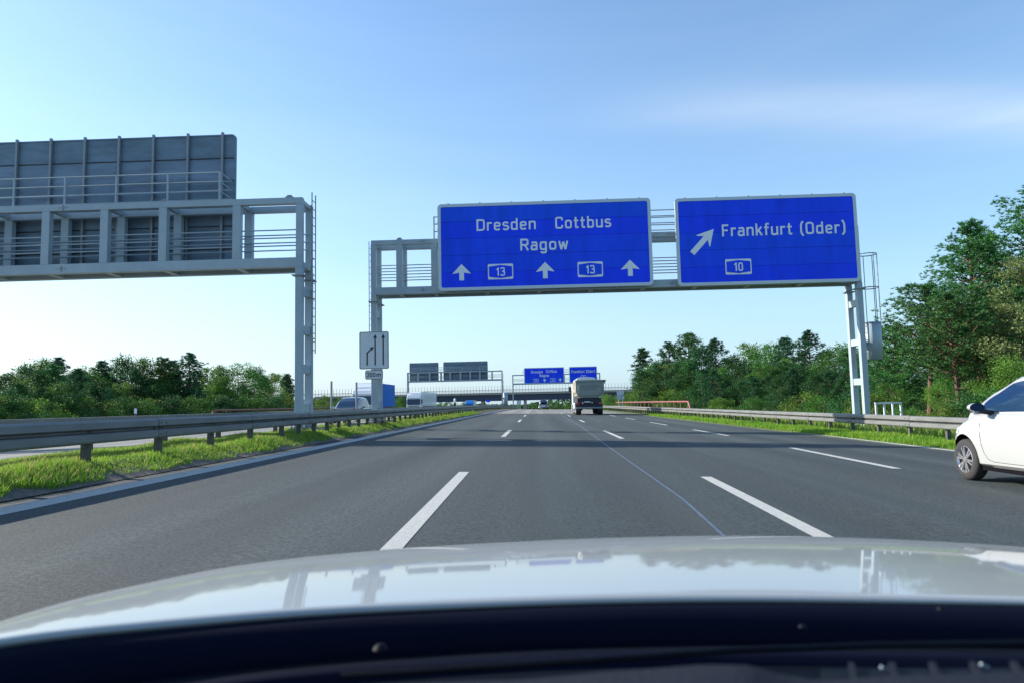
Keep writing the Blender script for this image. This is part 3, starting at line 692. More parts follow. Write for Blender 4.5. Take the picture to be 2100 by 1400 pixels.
def lanes_print(fl, W, H):
    def arr(u, v, du, dv):
        d = Vector((du, dv)).normalized(); n = Vector((-d.y, d.x)); t = W * .095
        tip = Vector((u, v)) + d * t * 1.25; a = Vector((u, v)) - d * t * .35 + n * t * .72; c = Vector((u, v)) - d * t * .35 - n * t * .72; m_ = Vector((u, v)) - d * t * .05
        fl.poly([(tip.x, tip.y), (a.x, a.y), (m_.x, m_.y), (c.x, c.y)])
    sw = W * .043
    for u in (.54, .815): fl.stroke([(W * u, H * .10), (W * u, H * .86)], sw); arr(W * u, H * .84, 0, 1)
    fl.stroke([(W * .265, H * .10), (W * .265, H * .43), (W * .40, H * .53)], sw); arr(W * .41, H * .54, 1, .85)
small_sign('lane_sign', 'white sign with three black lane arrows hung on the left gantry leg', 'road sign', 737, 680, 797, 756, ys, lanes_print)
small_sign('distance_sign', 'small white plate reading 200 m below the lane arrow sign', 'road sign', 749, 758, 785, 777, ys,
           lambda fl, W, H: (fl.text('200', W * .10, H * .27, H * .46, W * .48, .16), fl.text('m', W * .65, H * .27, H * .46, W * .24, .16)))
# --- G0 : gantry over the opposite carriageway, seen from behind
Y0 = 22.5
zt0 = at(602, 405, Y0 - .1).z; zb0 = at(560, 549, Y0 - .1).z
xr0 = at(612, 700, Y0 - .1).x
v0 = [at(p, 480, Y0 - .1).x for p in (-147, -28, 92.5, 212.5, 333, 484.5)]
v0 = [v0[0] - 1.83 * k for k in (4, 3, 2, 1)] + v0
g0 = gantry('grey steel gantry over the opposite lanes seen from behind, nearest on the left', xr0 - 20.4, xr0, Y0, zt0, zb0, (-.25, .42), v0, ladder=(xr0, 1, at(640, 725, Y0 + .9).z, at(640, 402, Y0 + .9).z),
            hrails=((v0[2] - 4, at(452, 300, Y0).x),))
YB = Y0 + 1.20
bx1 = at(483, 400, YB).x; bz1 = at(480, 276, YB).z; bz0 = at(475, 561, YB).z
big_sign(g0, bx1 - 9.5, bz0, bx1, bz1, YB, 1, 6)
big_sign(g0, bx1 - 16.8, bz0, bx1 - 10.6, bz1 - .6, YB, 1, 6)
plinth(xr0 - .45, xr0 + .45, Y0 - .7, Y0 + 1.7, -.2, .42, 'square concrete plinth under the gantry leg at the left guard rail')
# --- far gantries
Y3 = 158.0
def far_z(px, py, y): return at(px, py, y).z
xl3, xr3 = at(1052, 800, Y3).x, at(1231, 800, Y3).x
g3 = gantry('small distant gantry with two blue signs above the tipper truck', xl3, xr3, Y3, far_z(1052, 768, Y3), far_z(1110, 787, Y3), (ground_z(xl3, Y3) + .2, ground_z(xr3, Y3)),
            [xl3 + 4.2, xl3 + 6.5, xl3 + 9, xl3 + 11.5, xl3 + 14, xl3 + 16.5], hrails=((xl3 + 2.3, xr3 - 1.5),))
ysn = Y3 - .32
a0, a1 = at(1075, 770, ysn).x, at(1157, 770, ysn).x; c1, c0 = at(1116, 753, ysn).z, at(1116, 785.5, ysn).z
big_sign(g3, a0, c0, a1, c1, ysn, -1)
def UF(c): return (c - 1115) / 357.0      # crop coordinates
def VF(c): return 1 - (c - 143) / 147.0
A3 = [('text', 'Dresden', UF(1177), UF(1282), VF(194), 26 / 147), ('text', 'Cottbus', UF(1312), UF(1408), VF(191), 26 / 147), ('text', 'Ragow', UF(1252), UF(1336), VF(228), 25 / 147),
      ('shield', UF(1198), UF(1242), VF(276), VF(246), '13'), ('up', UF(1296), VF(275), VF(245), .09), ('shield', UF(1348), UF(1392), VF(275), VF(245), '13'), ('up', UF(1436), VF(274), VF(244), .09)]
print_sign(g3, a0, a1, c0, c1, ysn, A3)
a0, a1 = at(1167.5, 770, ysn).x, at(1224.5, 770, ysn).x; c1, c0 = at(1196, 751, ysn).z, at(1196, 784, ysn).z
big_sign(g3, a0, c0, a1, c1, ysn, -1)
print_sign(g3, a0, a1, c0, c1, ysn, [('text', 'Frankfurt', .08, .55, .62, .17), ('text', '(Oder)', .61, .93, .62, .17), ('shield', .41, .60, .24, .46, '10')])
Y2 = 150.0
xl2, xr2 = at(836, 800, Y2).x, at(1030, 800, Y2).x
zt2, zb2 = far_z(1020, 759, Y2), far_z(1020, 779.5, Y2)
v2 = [at(p, 770, Y2).x for p in (857, 881, 904, 923, 944, 964, 984, 1009)]
g2 = gantry('small distant gantry seen from behind with two dark sign backs', xl2, xr2, Y2, zt2, zb2, (ground_z(xl2, Y2), ground_z(xr2, Y2) + .1), v2, hrails=((xl2 + 1, xr2 - 3),), ladder=(xr2, 1, zb2 - 5, zt2 - .5))
yb2 = Y2 + 1.2
a0, a1 = at(909.5, 770, yb2).x, at(1000.5, 770, yb2).x; big_sign(g2, a0, zb2 + .1, a1, at(955, 741, yb2).z, yb2, 1, 6)
b0, b1 = at(840, 770, yb2).x, at(899.5, 770, yb2).x; big_sign(g2, b0, zb2 + .1, b1, at(870, 743.5, yb2).z, yb2, 1, 6)
xd = at(1035, 800, Y2).x
shield_drum(g2, xd + .1, Y2 + .5, far_z(1035, 830, Y2), far_z(1035, 804, Y2), g2.location, r=.5)
# ------------------------------------------------------------------ median furniture
def marker_pole(px, pyt, y, label, r=.045):
    p = at(px, pyt, y); zg = ground_z(p.x, y); g = empty('marker_pole', (p.x, y, zg), label, 'pole')
    b = MB(); b.tube((0, 0, -.2), (0, 0, p.z - zg), r, 8); b.build('pole', 'steel_dark', g); b = MB(); b.tube((0, 0, -.1), (0, 0, .12), r * 2, 8); b.build('sleeve', 'post', g)
    for h in (.66, .84): b = MB(); b.tube((0, 0, (p.z - zg) * h), (0, 0, (p.z - zg) * h + .03), r * 1.25, 8); b.build('clamp_band', 'steel', g)
marker_pole(679.7, 781, 29.0, 'thin grey pole in the median left of the oncoming van')
marker_pole(731, 783, 32.0, 'thin grey pole in the median in front of the oncoming van')
def delineator(px, pyt, y, label):
    p = at(px, pyt, y); zg = ground_z(p.x, y); h = p.z - zg; g = empty('delineator_post', (p.x, y, zg), label, 'roadside post')
    b = MB(); b.prism([(-.06, -.1), (.06, -.1), (.06, h - .04), (0, h), (-.06, h - .04)], -.05, .05); b.build('post', 'white', g, bevel=.01)
    b = MB(); b.box((-.063, -.053, h * .52), (.063, .053, h * .78)); b.build('black_band', 'black', g)
    b = MB(); b.box((-.02, -.056, h * .58), (.02, -.0535, h * .72)); b.build('reflector', 'lamp_clear', g)
delineator(278, 836, 43.0, 'white roadside post with black band before the left trees')
# small far things
def board_on_posts(name, label, px0, py0, px1, py1, y, m, nposts, cat='road sign', arrows=False):
    p0, p1 = at(px0, py1, y), at(px1, py1, y); z1 = at((px0 + px1) / 2, py0, y).z; z0 = at((px0 + px1) / 2, py1, y).z; xc = (p0.x + p1.x) / 2; zg = ground_z(xc, y)
    g = empty(name, (xc, y, zg), label, cat); W = p1.x - p0.x
    b = MB(); b.prism(rrect(-W / 2, z0 - zg, W / 2, z1 - zg, .06), 0, .05); b.build('panel', m, g)
    for k in range(nposts):
        x = 0 if nposts == 1 else (-.3 + .6 * k) * W
        b = MB(); b.tube((x, .09, -.2), (x, .09, z1 - zg - .1), .05, 8); b.build('post', 'steel', g)
    frame_ring(-W / 2 - .02, z0 - zg - .02, W / 2 + .02, z1 - zg + .02, .08, .05, -.01, .06).build('rim', 'steel_dark', g)
    if arrows:
        H = z1 - z0; fl = Flat((-W / 2, 0, z0 - zg), (1, 0, 0), (0, 0, 1), (0, -1, 0))
        fl.stroke([(W * .2, H * .12), (W * .2, H * .5)], .07); fl.stroke([(W * .45, H * .12), (W * .45, H * .55)], .07); fl.stroke([(W * .62, H * .12), (W * .62, H * .38), (W * .9, H * .52)], .09)
        fl.poly([(W * .98, H * .56), (W * .74, H * .56), (W * .86, H * .40)]); fl.build('marking', 'mark_dim', g, (0, 0, 0))
    return g
board_on_posts('lane_sign', 'grey sign board on two posts beyond the red railing, right of the tipper', 1265.5, 799.5, 1280.5, 818, 108, 'border', 2, arrows=True)
board_on_posts('exit_sign', 'tiny blue sign on one post under the far bridge', 997, 819, 1005.5, 823.5, 230, 'blue', 1)
board_on_posts('control_cabinet', 'pale grey switch cabinet behind the far gantry leg in the median', 1060, 820, 1068.5, 829, 175, 'panel_white', 2, 'cabinet')
p = at(933, 826, 118.0); zg = ground_z(p.x, 118.0)
g = empty('warning_beacon', (p.x, 118.0, zg), 'slim dark post with pale round head by the opposite lanes', 'roadside post')
zt_ = at(933, 815, 118.0).z - zg
b = MB(); b.lathe([(-.1, .12), (.5, .14), (zt_ * .62, .17), (zt_ * .68, .08)], n=10, axis='z'); b.build('post', 'wheel_dark', g)
b = MB(); b.lathe([(zt_ * .66, .02), (zt_ * .72, .19), (zt_ * .9, .2), (zt_, .02)], n=12, axis='z'); b.smooth = True; b.build('head', 'panel_white', g)
# little U shaped barrier behind right rail
yy = 31.5; q = [at(p_, 826, yy) for p_ in (1796, 1813, 1847)]
g = empty('barrier_frame', (q[1].x, yy, ground_z(q[1].x, yy)), 'low white tube barrier behind the right guard rail beside the gantry leg', 'barrier'); o_ = g.location
for k, c in enumerate(q): b = MB(); b.bar((c.x, yy, ground_z(c.x, yy)), (c.x, yy, c.z - .05), .07, .07); b.build('upright', 'panel_white', g, o_)
c = at(1814, 826, yy + 1.0); b = MB(); b.bar((c.x + .35, yy + 1, ground_z(c.x, yy)), (c.x + .35, yy + 1, q[0].z - .03), .07, .07); b.build('upright', 'panel_white', g, o_)
b = MB(); b.bar((q[0].x - .04, yy, q[0].z), (q[2].x + .04, yy, q[0].z), .07, .07); b.bar((q[0].x, yy + .04, q[0].z), (c.x + .35, yy + 1, q[0].z + .01), .06, .06); b.build('top_bar', 'panel_white', g, o_)
# ------------------------------------------------------------------ far bridge
YBg = 300.0
br = empty('road_bridge', (-15, YBg, drop(YBg)), 'long road bridge with dark girder crossing the motorway in the distance', 'bridge'); ob = br.location
zd = at(1000, 804.5, YBg).z; zg0 = at(1000, 809, YBg).z; zg1 = at(1000, 821.5, YBg).z
xa, xb = at(885, 815, YBg).x, 34.0
b = MB(); b.box((xa, YBg, zg1), (xb, YBg + 1.2, zg0)); b.build('girder', 'girder', br, ob)
b = MB(); b.box((xa, YBg + 8, zg1 + .003), (xb, YBg + 9.2, zg0 + .003)); b.build('girder', 'girder', br, ob)
b = MB(); b.box((xa - 50, YBg - .9, zg0 + .004), (xb + 10, YBg + 10, zd)); b.build('deck', 'concrete', br, ob)
for x in (at(1077, 830, YBg).x, -23.5): b = MB(); b.box((x - .6, YBg + .4, -9), (x + .6, YBg + 8.8, zg1 - .01)); b.build('pier', 'concrete', br, ob)
for h, r in ((.35, .05), (.75, .05), (1.1, .09)): b = MB(); b.tube((-100, YBg - .6, zd + h), (xb + 10, YBg - .6, zd + h), r, 6); b.build('hand_rail', 'bridge_rail', br, ob)
pm = MB(); pm.bar((0, 0, 0), (0, 0, 2.9), .11, .11); pme = pm.mesh('fence_post', 'bridge_rail')
x = -100.0; kk = 0
while x < xb + 9:
    inst('fence_post', pme, br, (x - ob[0], -.55, zd - ob[2] + .01)); x += 1.3
# embankments carrying the road on both sides of the bridge
def embank(name, x0, x1, y0, y1, z0, z1, label, side):
    n = 26; vs = []; fs = []
    prof = [(y0 - 9, z0 - 1.5), (y0 - 1, z1 - .25), (y0, z1 - .1), (y1, z1 - .1), (y1 + 9, z0 - 1.5)]
    for i in range(n + 1):
        t = i / n; x = x0 + (x1 - x0) * t
        e = min(1, (x1 - x if side > 0 else x - x0) / 7.0)
        for (yy, zz) in prof: vs.append((x, yy + rnd.uniform(-.3, .3), z0 - 1.5 + (zz - z0 + 1.5) * e))
    m_ = len(prof)
    for i in range(n):
        for j in range(m_ - 1): k = i * m_ + j; fs.append((k, k + 1, k + m_ + 1, k + m_))
    b = MB(); b.add(vs, fs); b.smooth = True; o = b.build(name, 'earth', fix=False); o['kind'] = 'structure'
embank('embankment', -260, xa + 1.0, YBg - .2, YBg + 9, drop(YBg), zg0, '', 1)
embank('embankment', 30, 220, YBg - .2, YBg + 9, drop(YBg), zg0, '', -1)
# ------------------------------------------------------------------ wheels
def wheel(root, x, y, r, wd, side, name='wheel', spokes=6, zc=None, rim='rim', detail=True):
    """side -1: outer face towards -x"""
    zc = r if zc is None else zc
    w_ = bpy.data.objects.new(name, None); COL.objects.link(w_); w_.parent = root; w_.location = (x, y, zc)
    s = side; ri = r * .66
    b = MB(); pr = [(-wd / 2 + .004, ri), (-wd / 2, r * .72), (-wd / 2 + .005, r * .90), (-wd / 2 + .03, r * .985), (-wd * .2, r), (wd * .2, r), (wd / 2 - .03, r * .985), (wd / 2 - .005, r * .9), (wd / 2, r * .72), (wd / 2 - .004, ri)]
    b.lathe(pr, n=36 if detail else 18); b.smooth = True; b.build('tyre', 'tyre', w_)
    b = MB(); b.lathe([(s * (wd / 2 - .006), ri * 1.01), (s * (wd / 2 + .002), ri * .97), (s * (wd / 2 - .03), ri * .90), (s * (wd / 2 - .09), ri * .86)], n=36 if detail else 16)
    if spokes:
        for k in range(spokes):
            a = 2 * math.pi * (k + .25) / spokes
            for da in (-.17, .17):
                c0, s0 = math.cos(a + da * .35), math.sin(a + da * .35); c1_, s1_ = math.cos(a + da), math.sin(a + da); t = r * .048
                xo, xi = s * (wd / 2 - .008), s * (wd / 2 - .05)
                p = [(c0 * ri * .14 - s0 * t, s0 * ri * .14 + c0 * t), (c0 * ri * .14 + s0 * t, s0 * ri * .14 - c0 * t), (c1_ * ri * .93 + s1_ * t * .8, s1_ * ri * .93 - c1_ * t * .8), (c1_ * ri * .93 - s1_ * t * .8, s1_ * ri * .93 + c1_ * t * .8)]
                b.add([(xo, u, v) for u, v in p] + [(xi, u, v) for u, v in p], [(0, 1, 2, 3), (7, 6, 5, 4), (0, 4, 5, 1), (1, 5, 6, 2), (2, 6, 7, 3), (3, 7, 4, 0)])
    b.lathe([(s * (wd / 2 - .002), 0.001), (s * (wd / 2 - .002), ri * .17), (s * (wd / 2 - .03), ri * .2)], n=16)
    b.build('rim', rim, w_)
    b = MB(); b.lathe([(s * (wd / 2 - .07), .001), (s * (wd / 2 - .07), ri * .90)], n=24); b.build('brake_disc', 'wheel_dark', w_)
    return w_
# ------------------------------------------------------------------ cars
def interp(tab, y):
    for (a, va), (b_, vb) in zip(tab[:-1], tab[1:]):
        if a <= y <= b_:
            t = (y - a) / (b_ - a) if b_ > a else 0; t = t * t * (3 - 2 * t) * .35 + t * .65
            return va + (vb - va) * t
    return tab[0][1] if y < tab[0][0] else tab[-1][1]
def car(name, label, loc, rz, paint, P, group='cars on the motorway', cut=True):
    """P: width tab, belt tab, hood/deck tab (z of centre line), sill, wheels (y positions), r ; nose towards +y"""
    root = empty(name, loc, label, 'car', group, rz)
    y0, y1 = P['y']; n = 44; hw = P['hw']; ring_n = None; vs = []; fs = []; secs = []
    ysec = [y0 + (y1 - y0) * (0.5 - 0.5 * math.cos(math.pi * i / n)) for i in range(n + 1)]
    for y in ysec:
        wd = interp(hw, y); zb = interp(P['belt'], y); zt = interp(P['top'], y); zs = interp(P['sill'], y); h = zb - zs
        half = [(wd * .55, zs), (wd * .90, zs), (wd * .965, zs + h * .06), (wd * .985, zs + h * .20), (wd * 1.0, zs + h * .45), (wd * .995, zs + h * .72), (wd * .965, zs + h * .93),
                (wd * .925, zb), (wd * .86, zb + (zt - zb) * .40), (wd * .70, zb + (zt - zb) * .75), (wd * .40, zb + (zt - zb) * .95), (0, zt)]
        sec = [(x, y, z) for x, z in half] + [(-x, y, z) for x, z in reversed(half[:-1])]
        secs.append(sec)
    m_ = len(secs[0])
    for s_ in secs: vs += s_
    for i in range(n):
        for j in range(m_): a = i * m_ + j; b_ = i * m_ + (j + 1) % m_; fs.append((a, b_, b_ + m_, a + m_))
    fs.append(tuple(range(m_))); fs.append(tuple(range((n + 1) * m_ - 1, n * m_ - 1, -1)))
    b = MB(); b.add(vs, fs); b.smooth = True
    body = b.build('body', paint, root)
    if cut:
        for wy in P['wheels']:
            c = MB(); c.lathe([(-.001, .001), (-.001, P['r'] * P.get('arch', 1.17)), (.30, P['r'] * P.get('arch', 1.17)), (.30, .001)], n=40)
            for s in (-1, 1):
                cme = c.mesh('cutter', 'wheel_dark'); co = bpy.data.objects.new('cutter', cme); COL.objects.link(co)
                co.location = (-interp(hw, wy) - .05 if s < 0 else interp(hw, wy) + .05 - .30, wy, P['r'] + .01); co.parent = root
                md = body.modifiers.new('b', 'BOOLEAN'); md.object = co; md.operation = 'DIFFERENCE'; md.solver = 'EXACT'
                try: md.material_mode = 'TRANSFER'
                except Exception: pass
                body['_c'] = 1
        bpy.context.view_layer.update()
        dg = bpy.context.evaluated_depsgraph_get(); me = bpy.data.meshes.new_from_object(body.evaluated_get(dg)); body.modifiers.clear(); body.data = me
        for o in list(root.children):
            if o.name.startswith('cutter'): bpy.data.objects.remove(o)
        if '_c' in body: del body['_c']
        me.polygons.foreach_set('use_smooth', [True] * len(me.polygons))
        try: me.set_sharp_from_angle(angle=R(38))
        except Exception: pass
    # greenhouse
    ga = P['glass']          # list of (y, half width at belt, z belt) base / roof: y, half width, z
    by = ga['base']; ry = ga['roof']
    def gw(y): return interp(hw, y) * .90
    # pillars / roof shell: cross sections along y from rear base to front base
    ns = 40; vs = []; fs = []
    Y = [by[0] + (by[1] - by[0]) * (0.5 - 0.5 * math.cos(math.pi * i / ns)) for i in range(ns + 1)]
    def roofz(y): return interp(ga['prof'], y)
    tum = ga.get('tumble', .22)
    for y in Y:
        zb = interp(P['belt'], y) - .03; zr = max(roofz(y), zb + .005); w0 = gw(y); h = zr - zb; H = ga['h']
        wt = w0 - tum * h
        half = [(w0, zb), (w0 - tum * h * .5 + .012 * h / H, zb + h * .5), (wt, zb + h * .88), (wt - .06 * min(1, h / H + .2), zb + h * .97), (wt * .55, zb + h * .995), (0, zb + h)]
        sec = [(x, y, z) for x, z in half] + [(-x, y, z) for x, z in reversed(half[:-1])]; vs += sec
    m_ = 11
    for i in range(ns):
        for j in range(m_ - 1): a = i * m_ + j; fs.append((a, a + 1, a + m_ + 1, a + m_))
    b = MB(); b.add(vs, fs); b.smooth = True; b.build('roof', paint, root)
    # side glass: follows the shell, slightly proud
    def sidept(y, t, s, out=.006):
        zb = interp(P['belt'], y) - .03; zr = max(roofz(y), zb + .005); w0 = gw(y); h = zr - zb; H = ga['h']
        if t <= .5: x = w0 - tum * h * t + (t / .5) * .012 * h / H
        else: x = w0 - tum * h * .5 + .012 * h / H + (w0 - tum * h - (w0 - tum * h * .5 + .012 * h / H)) * (t - .5) / .38
        return (s * (x + out), y, zb + h * t)
    for s in (-1, 1):
        for (ya, yb_) in ga['side']:
            vs = []; fs = []; k = 14
            for i in range(k + 1):
                y = ya + (yb_ - ya) * i / k
                zb = interp(P['belt'], y) - .03; h = max(.01, roofz(y) - zb); lo = min(.9, .065 / h); hi = max(lo + .01, min(.87, 1 - .085 / h))
                for t in (lo, (lo + min(hi, .5)) / 2 if hi > .5 else (lo + hi) / 2, min(.5, hi), hi): vs.append(sidept(y, max(lo, t), s))
            for i in range(k):
                for j in range(3): a = i * 4 + j; fs.append((a, a + 1, a + 5, a + 4))
            b = MB(); b.add(vs, fs); b.smooth = True; b.build('side_window', 'glass', root, fix=False)
    # windscreen and rear window
    for nm, (ya, yb_) in (('windscreen', ga['front']), ('rear_window', ga['rear'])):
        vs = []; fs = []; k = 8
        for i in range(k + 1):
            y = ya + (yb_ - ya) * i / k; zb = interp(P['belt'], y) - .03; zr = max(roofz(y), zb + .005); h = zr - zb; wt = gw(y) - tum * h - .05
            for q in (-1, -.6, -.2, .2, .6, 1): vs.append((q * wt * .96, y, zb + h * (.997 - .03 * abs(q) ** 3) + .012))
        for i in range(k):
            for j in range(5): a = i * 6 + j; fs.append((a, a + 1, a + 7, a + 6))
        b = MB(); b.add(vs, fs); b.smooth = True; b.build(nm, 'glass', root, fix=False)
    for wy in P['wheels']:
        for s in (-1, 1): wheel(root, s * (interp(hw, wy) - .105), wy, P['r'], .19, s, detail=cut)
    return root
def mirror(root, x, y, z, s, paint, sc=1.0):
    b = MB(); n = 10; vs = []; rings = 8
    for i in range(rings + 1):
        t = i / rings; yy = y + .09 - .17 * t; rr = math.sin(min(1, .25 + t * .9) * math.pi / 2)
        for k in range(n * 2):
            a = math.pi * k / n; ca, sa = math.cos(a), math.sin(a)
            vs.append((x + s * .0 + ca * .125 * rr * sc, yy, z + sa * .078 * rr * sc * (1.0 if sa > 0 else .8)))
    m_ = n * 2; fs = [(i * m_ + j, i * m_ + (j + 1) % m_, (i + 1) * m_ + (j + 1) % m_, (i + 1) * m_ + j) for i in range(rings) for j in range(m_)]
    fs.append(tuple(range(m_)))
    b.add(vs, fs); b.smooth = True; mo = b.build('mirror', paint, root)
    b = MB(); b.add([(x + math.cos(math.pi * k / n) * .118 * sc, y - .0795, z + math.sin(math.pi * k / n) * .072 * sc * (1.0 if math.sin(math.pi * k / n) > 0 else .8)) for k in range(m_)], [tuple(range(m_))])
    b.build('mirror_glass', 'glass', mo, fix=False)
    b = MB(); b.bar((x - s * .08, y, z - .045), (x - s * .26, y - .02, z - .075), .05, .06); b.build('mirror_arm', 'plastic', root)
# white hatchback on the right
W1 = dict(y=(-1.72, 1.62), hw=[(-1.72, .62), (-1.5, .78), (-1.0, .84), (.9, .84), (1.25, .80), (1.48, .68), (1.62, .46)],
          belt=[(-1.72, .75), (-1.5, .98), (0, .95), (.75, .93), (1.15, .80), (1.45, .62), (1.62, .45)],
          top=[(-1.72, .80), (-1.5, 1.02), (0, 1.0), (.75, 1.0), (1.15, .90), (1.45, .72), (1.62, .48)],
          sill=[(-1.72, .40), (-1.3, .24), (1.2, .22), (1.45, .20), (1.62, .28)], wheels=(-1.2, 1.03), r=.292, arch=1.2,
          glass=dict(base=(-1.62, 1.02), roof=(0, 0), prof=[(-1.62, 1.0), (-1.45, 1.38), (-.9, 1.49), (-.3, 1.50), (.1, 1.45), (.5, 1.27), (.8, 1.09), (1.02, .96)], h=.55,
                     side=[(-.55, .66), (-1.25, -.62)], front=(.14, .96), rear=(-1.60, -1.40), tumble=.24))
gh = ground_hit(1978, 983); wx, wy_ = gh.x + .83, gh.y - 1.03
hb = car('hatchback_car', 'white small hatchback cut off by the right edge, in the right lane', (wx, wy_, road_z(wx, wy_)), R(0), 'car_white', W1)
hb.rotation_euler = (0, math.atan(KX), 0)
mirror(hb, -.985, .46, 1.03, -1, 'car_white', .82)
def skin_x(P, y, t):
    wd = interp(P['hw'], y); zb = interp(P['belt'], y); zs = interp(P['sill'], y); h = zb - zs
    tab = [(.0, .90), (.06, .965), (.20, .985), (.45, 1.0), (.72, .995), (.93, .965), (1.0, .925)]
    return wd * interp(tab, t), zs + h * t
def seam_line(root, P, pts, name, m='plastic', r=.004):
    b = MB(); q = []
    for y, t in pts:
        x, z = skin_x(P, y, t); q.append((-(x + .0005), y, z))
    b.path(q, r, 4); return b.build(name, m, root)
seam_line(hb, W1, [(.62, .97), (.62, .8), (.61, .6), (.585, .42), (.54, .26), (.47, .15), (.36, .115), (.1, .11), (-.3, .11), (-.62, .115)], 'door_seam')
seam_line(hb, W1, [(-.62, .97), (-.62, .7), (-.63, .4), (-.62, .115)], 'door_seam')
x_, z_ = skin_x(W1, -.40, .80); b = MB(); b.bar((-x_ - .022, -.48, z_), (-x_ - .022, -.28, z_), .018, .03); b.build('door_handle', 'car_white', hb, bevel=.006)
b = MB(); pts = []
for i in range(7):
    y = .66 + .05 * i / 6
b = MB(); b.prism_x([(.64, .975), (.90, .955), (.70, 1.075)], -.800, -.765); b.build('window_corner', 'plastic', hb)
b = MB(); vs = []
for i in range(7):
    for j in range(4):
        y = 1.18 + .30 * i / 6; t = .80 + .14 * j / 3; x, z = skin_x(W1, y, t); vs.append((-(x + .006), y, z))
b.add(vs, [(i * 4 + j, i * 4 + j + 1, i * 4 + j + 5, i * 4 + j + 4) for i in range(6) for j in range(3)]); b.smooth = True; b.build('headlight', 'lamp_clear', hb)
b = MB(); b.box((-.74, -1.5, .17), (.74, 1.35, .26)); b.build('underbody', 'wheel_dark', hb)
# oncoming silver-blue van like car
W2 = dict(y=(-2.1, 2.1), hw=[(-2.1, .72), (-1.8, .86), (0, .88), (1.4, .87), (1.9, .78), (2.1, .60)], belt=[(-2.1, .9), (0, .96), (.9, .94), (1.6, .82), (2.1, .62)],
          top=[(-2.1, .95), (0, 1.0), (.9, .99), (1.6, .90), (2.1, .66)], sill=[(-2.1, .35), (-1, .22), (1.6, .22), (2.1, .30)], wheels=(-1.3, 1.3), r=.31,
          glass=dict(base=(-2.0, 1.45), roof=(0, 0), prof=[(-2.0, 1.3), (-1.6, 1.62), (-.6, 1.70), (0, 1.68), (.6, 1.45), (1.45, .96)], h=.75, side=[(-.5, .9), (-1.6, -.58)], front=(.2, 1.38), rear=(-1.98, -1.7), tumble=.2))
p = at(712, 815, 47.0)
vn = car('family_car', 'silver blue family car coming towards us on the opposite carriageway', (p.x + .3, 47.0, opp_z(p.x, 47)), math.pi, 'car_silver', W2, cut=False)
for s in (-1, 1):
    mirror(vn, s * 1.02, .75, 1.0, s, 'car_silver')
    b = MB(); b.prism(rrect(s * .62 - .16, .62, s * .62 + .16, .76, .06), 1.98, 2.02); b.build('headlight', 'lamp_clear', vn)
b = MB(); b.box((-.45, 2.07, .42), (.45, 2.11, .54)); b.build('grille', 'wheel_dark', vn); b = MB(); b.box((-.26, 2.115, .30), (.26, 2.13, .41)); b.build('number_plate', 'white', vn)
# dark estate car far ahead
W3 = dict(W2); p = at(1114.5, 830, 128.0)
fc = car('family_car', 'tiny grey car far ahead in the middle lane before the bridge', (p.x, 128.0, road_z(p.x, 128)), 0, 'car_silver', W3, cut=False)
b = MB(); b.box((-.6, -1.55, 1.70), (.6, .2, 1.78)); b.build('roof_rack', 'steel', fc, bevel=.02)
for s in (-1, 1): b = MB(); b.box((s * .74 - .08, -2.1, .75), (s * .74 + .08, -2.02, 1.0)); b.build('tail_light', 'lamp_red', fc)
b = MB(); b.box((-.26, -2.125, .55), (.26, -2.1, .68)); b.build('number_plate', 'white', fc)
# ------------------------------------------------------------------ tipper truck (seen from behind)
ty = 67.0; p = at(1209, 850, ty)
tk = empty('tipper_truck', (p.x, ty, road_z(p.x, ty)), 'grey tipper truck with rounded tub driving ahead of us, seen from behind', 'truck', 'trucks on the motorway')
def zz(py): return at(1204, py, ty).z - tk.location.z
def xx(px): return at(px, 810, ty).x - tk.location.x
tub_o = [(xx(1181), zz(780)), (xx(1238), zz(780)), (xx(1239), zz(802)), (xx(1235), zz(810)), (xx(1227), zz(814.5)), (xx(1191), zz(814.5)), (xx(1184), zz(810)), (xx(1180.5), zz(802))]
b = MB(); b.prism(tub_o, .0, 6.0); b.build('tub', 'tub_sunlit', tk, bevel=.08)
tg = [(xx(1183), zz(781)), (xx(1233), zz(781)), (xx(1234), zz(803)), (xx(1230), zz(809)), (xx(1224), zz(812)), (xx(1190), zz(812)), (xx(1186), zz(809)), (xx(1182), zz(803))]
b = MB(); b.prism(tub_o, -.10, -.005); b.build('rear_frame', 'tub', tk, bevel=.04)
b = MB(); b.prism(rrect(xx(1185), zz(811), xx(1234.5), zz(785), .35), -.17, -.105); tgo = b.build('tailgate', 'tub', tk, bevel=.03)
b = frame_ring(xx(1187), zz(809.5), xx(1232.5), zz(787.5), .3, .07, -.21, -.172); b.build('tailgate_frame', 'tub', tgo)
b = MB()
for r_, (u0, u1) in enumerate(((1193, 1226), (1196, 1223))):
    z = zz(794 + 4.6 * r_); x = xx(u0)
    while x < xx(u1): l = rnd.uniform(.03, .09); b.box((x, -.178, z), (x + l, -.1725, z + (.12 if r_ == 0 else .08))); x += l + rnd.uniform(.02, .05)
o = b.build('faded_writing', 'mark_dim', tgo); o['kind'] = 'stuff'
tp = [(xx(1182), zz(779.8)), (xx(1184), zz(775)), (xx(1189), zz(773)), (xx(1207), zz(772.5)), (xx(1221), zz(774)), (xx(1225), zz(779.8))]
b = MB(); b.prism(tp, .1, 6.0); b.build('tarpaulin', 'truck_white', tk, bevel=.05)
b = MB(); b.bar((xx(1180), -.12, zz(780)), (xx(1239), -.12, zz(780)), .12, .14); b.build('top_rim', 'tub', tk)
b = MB(); b.tube((xx(1237), -.1, zz(782)), (xx(1243), -.1, zz(780)), .09, 8); b.tube((xx(1240), -.1, zz(781)), (xx(1241), -.1, zz(787)), .04, 6); b.build('cover_lever', 'chassis', tk)
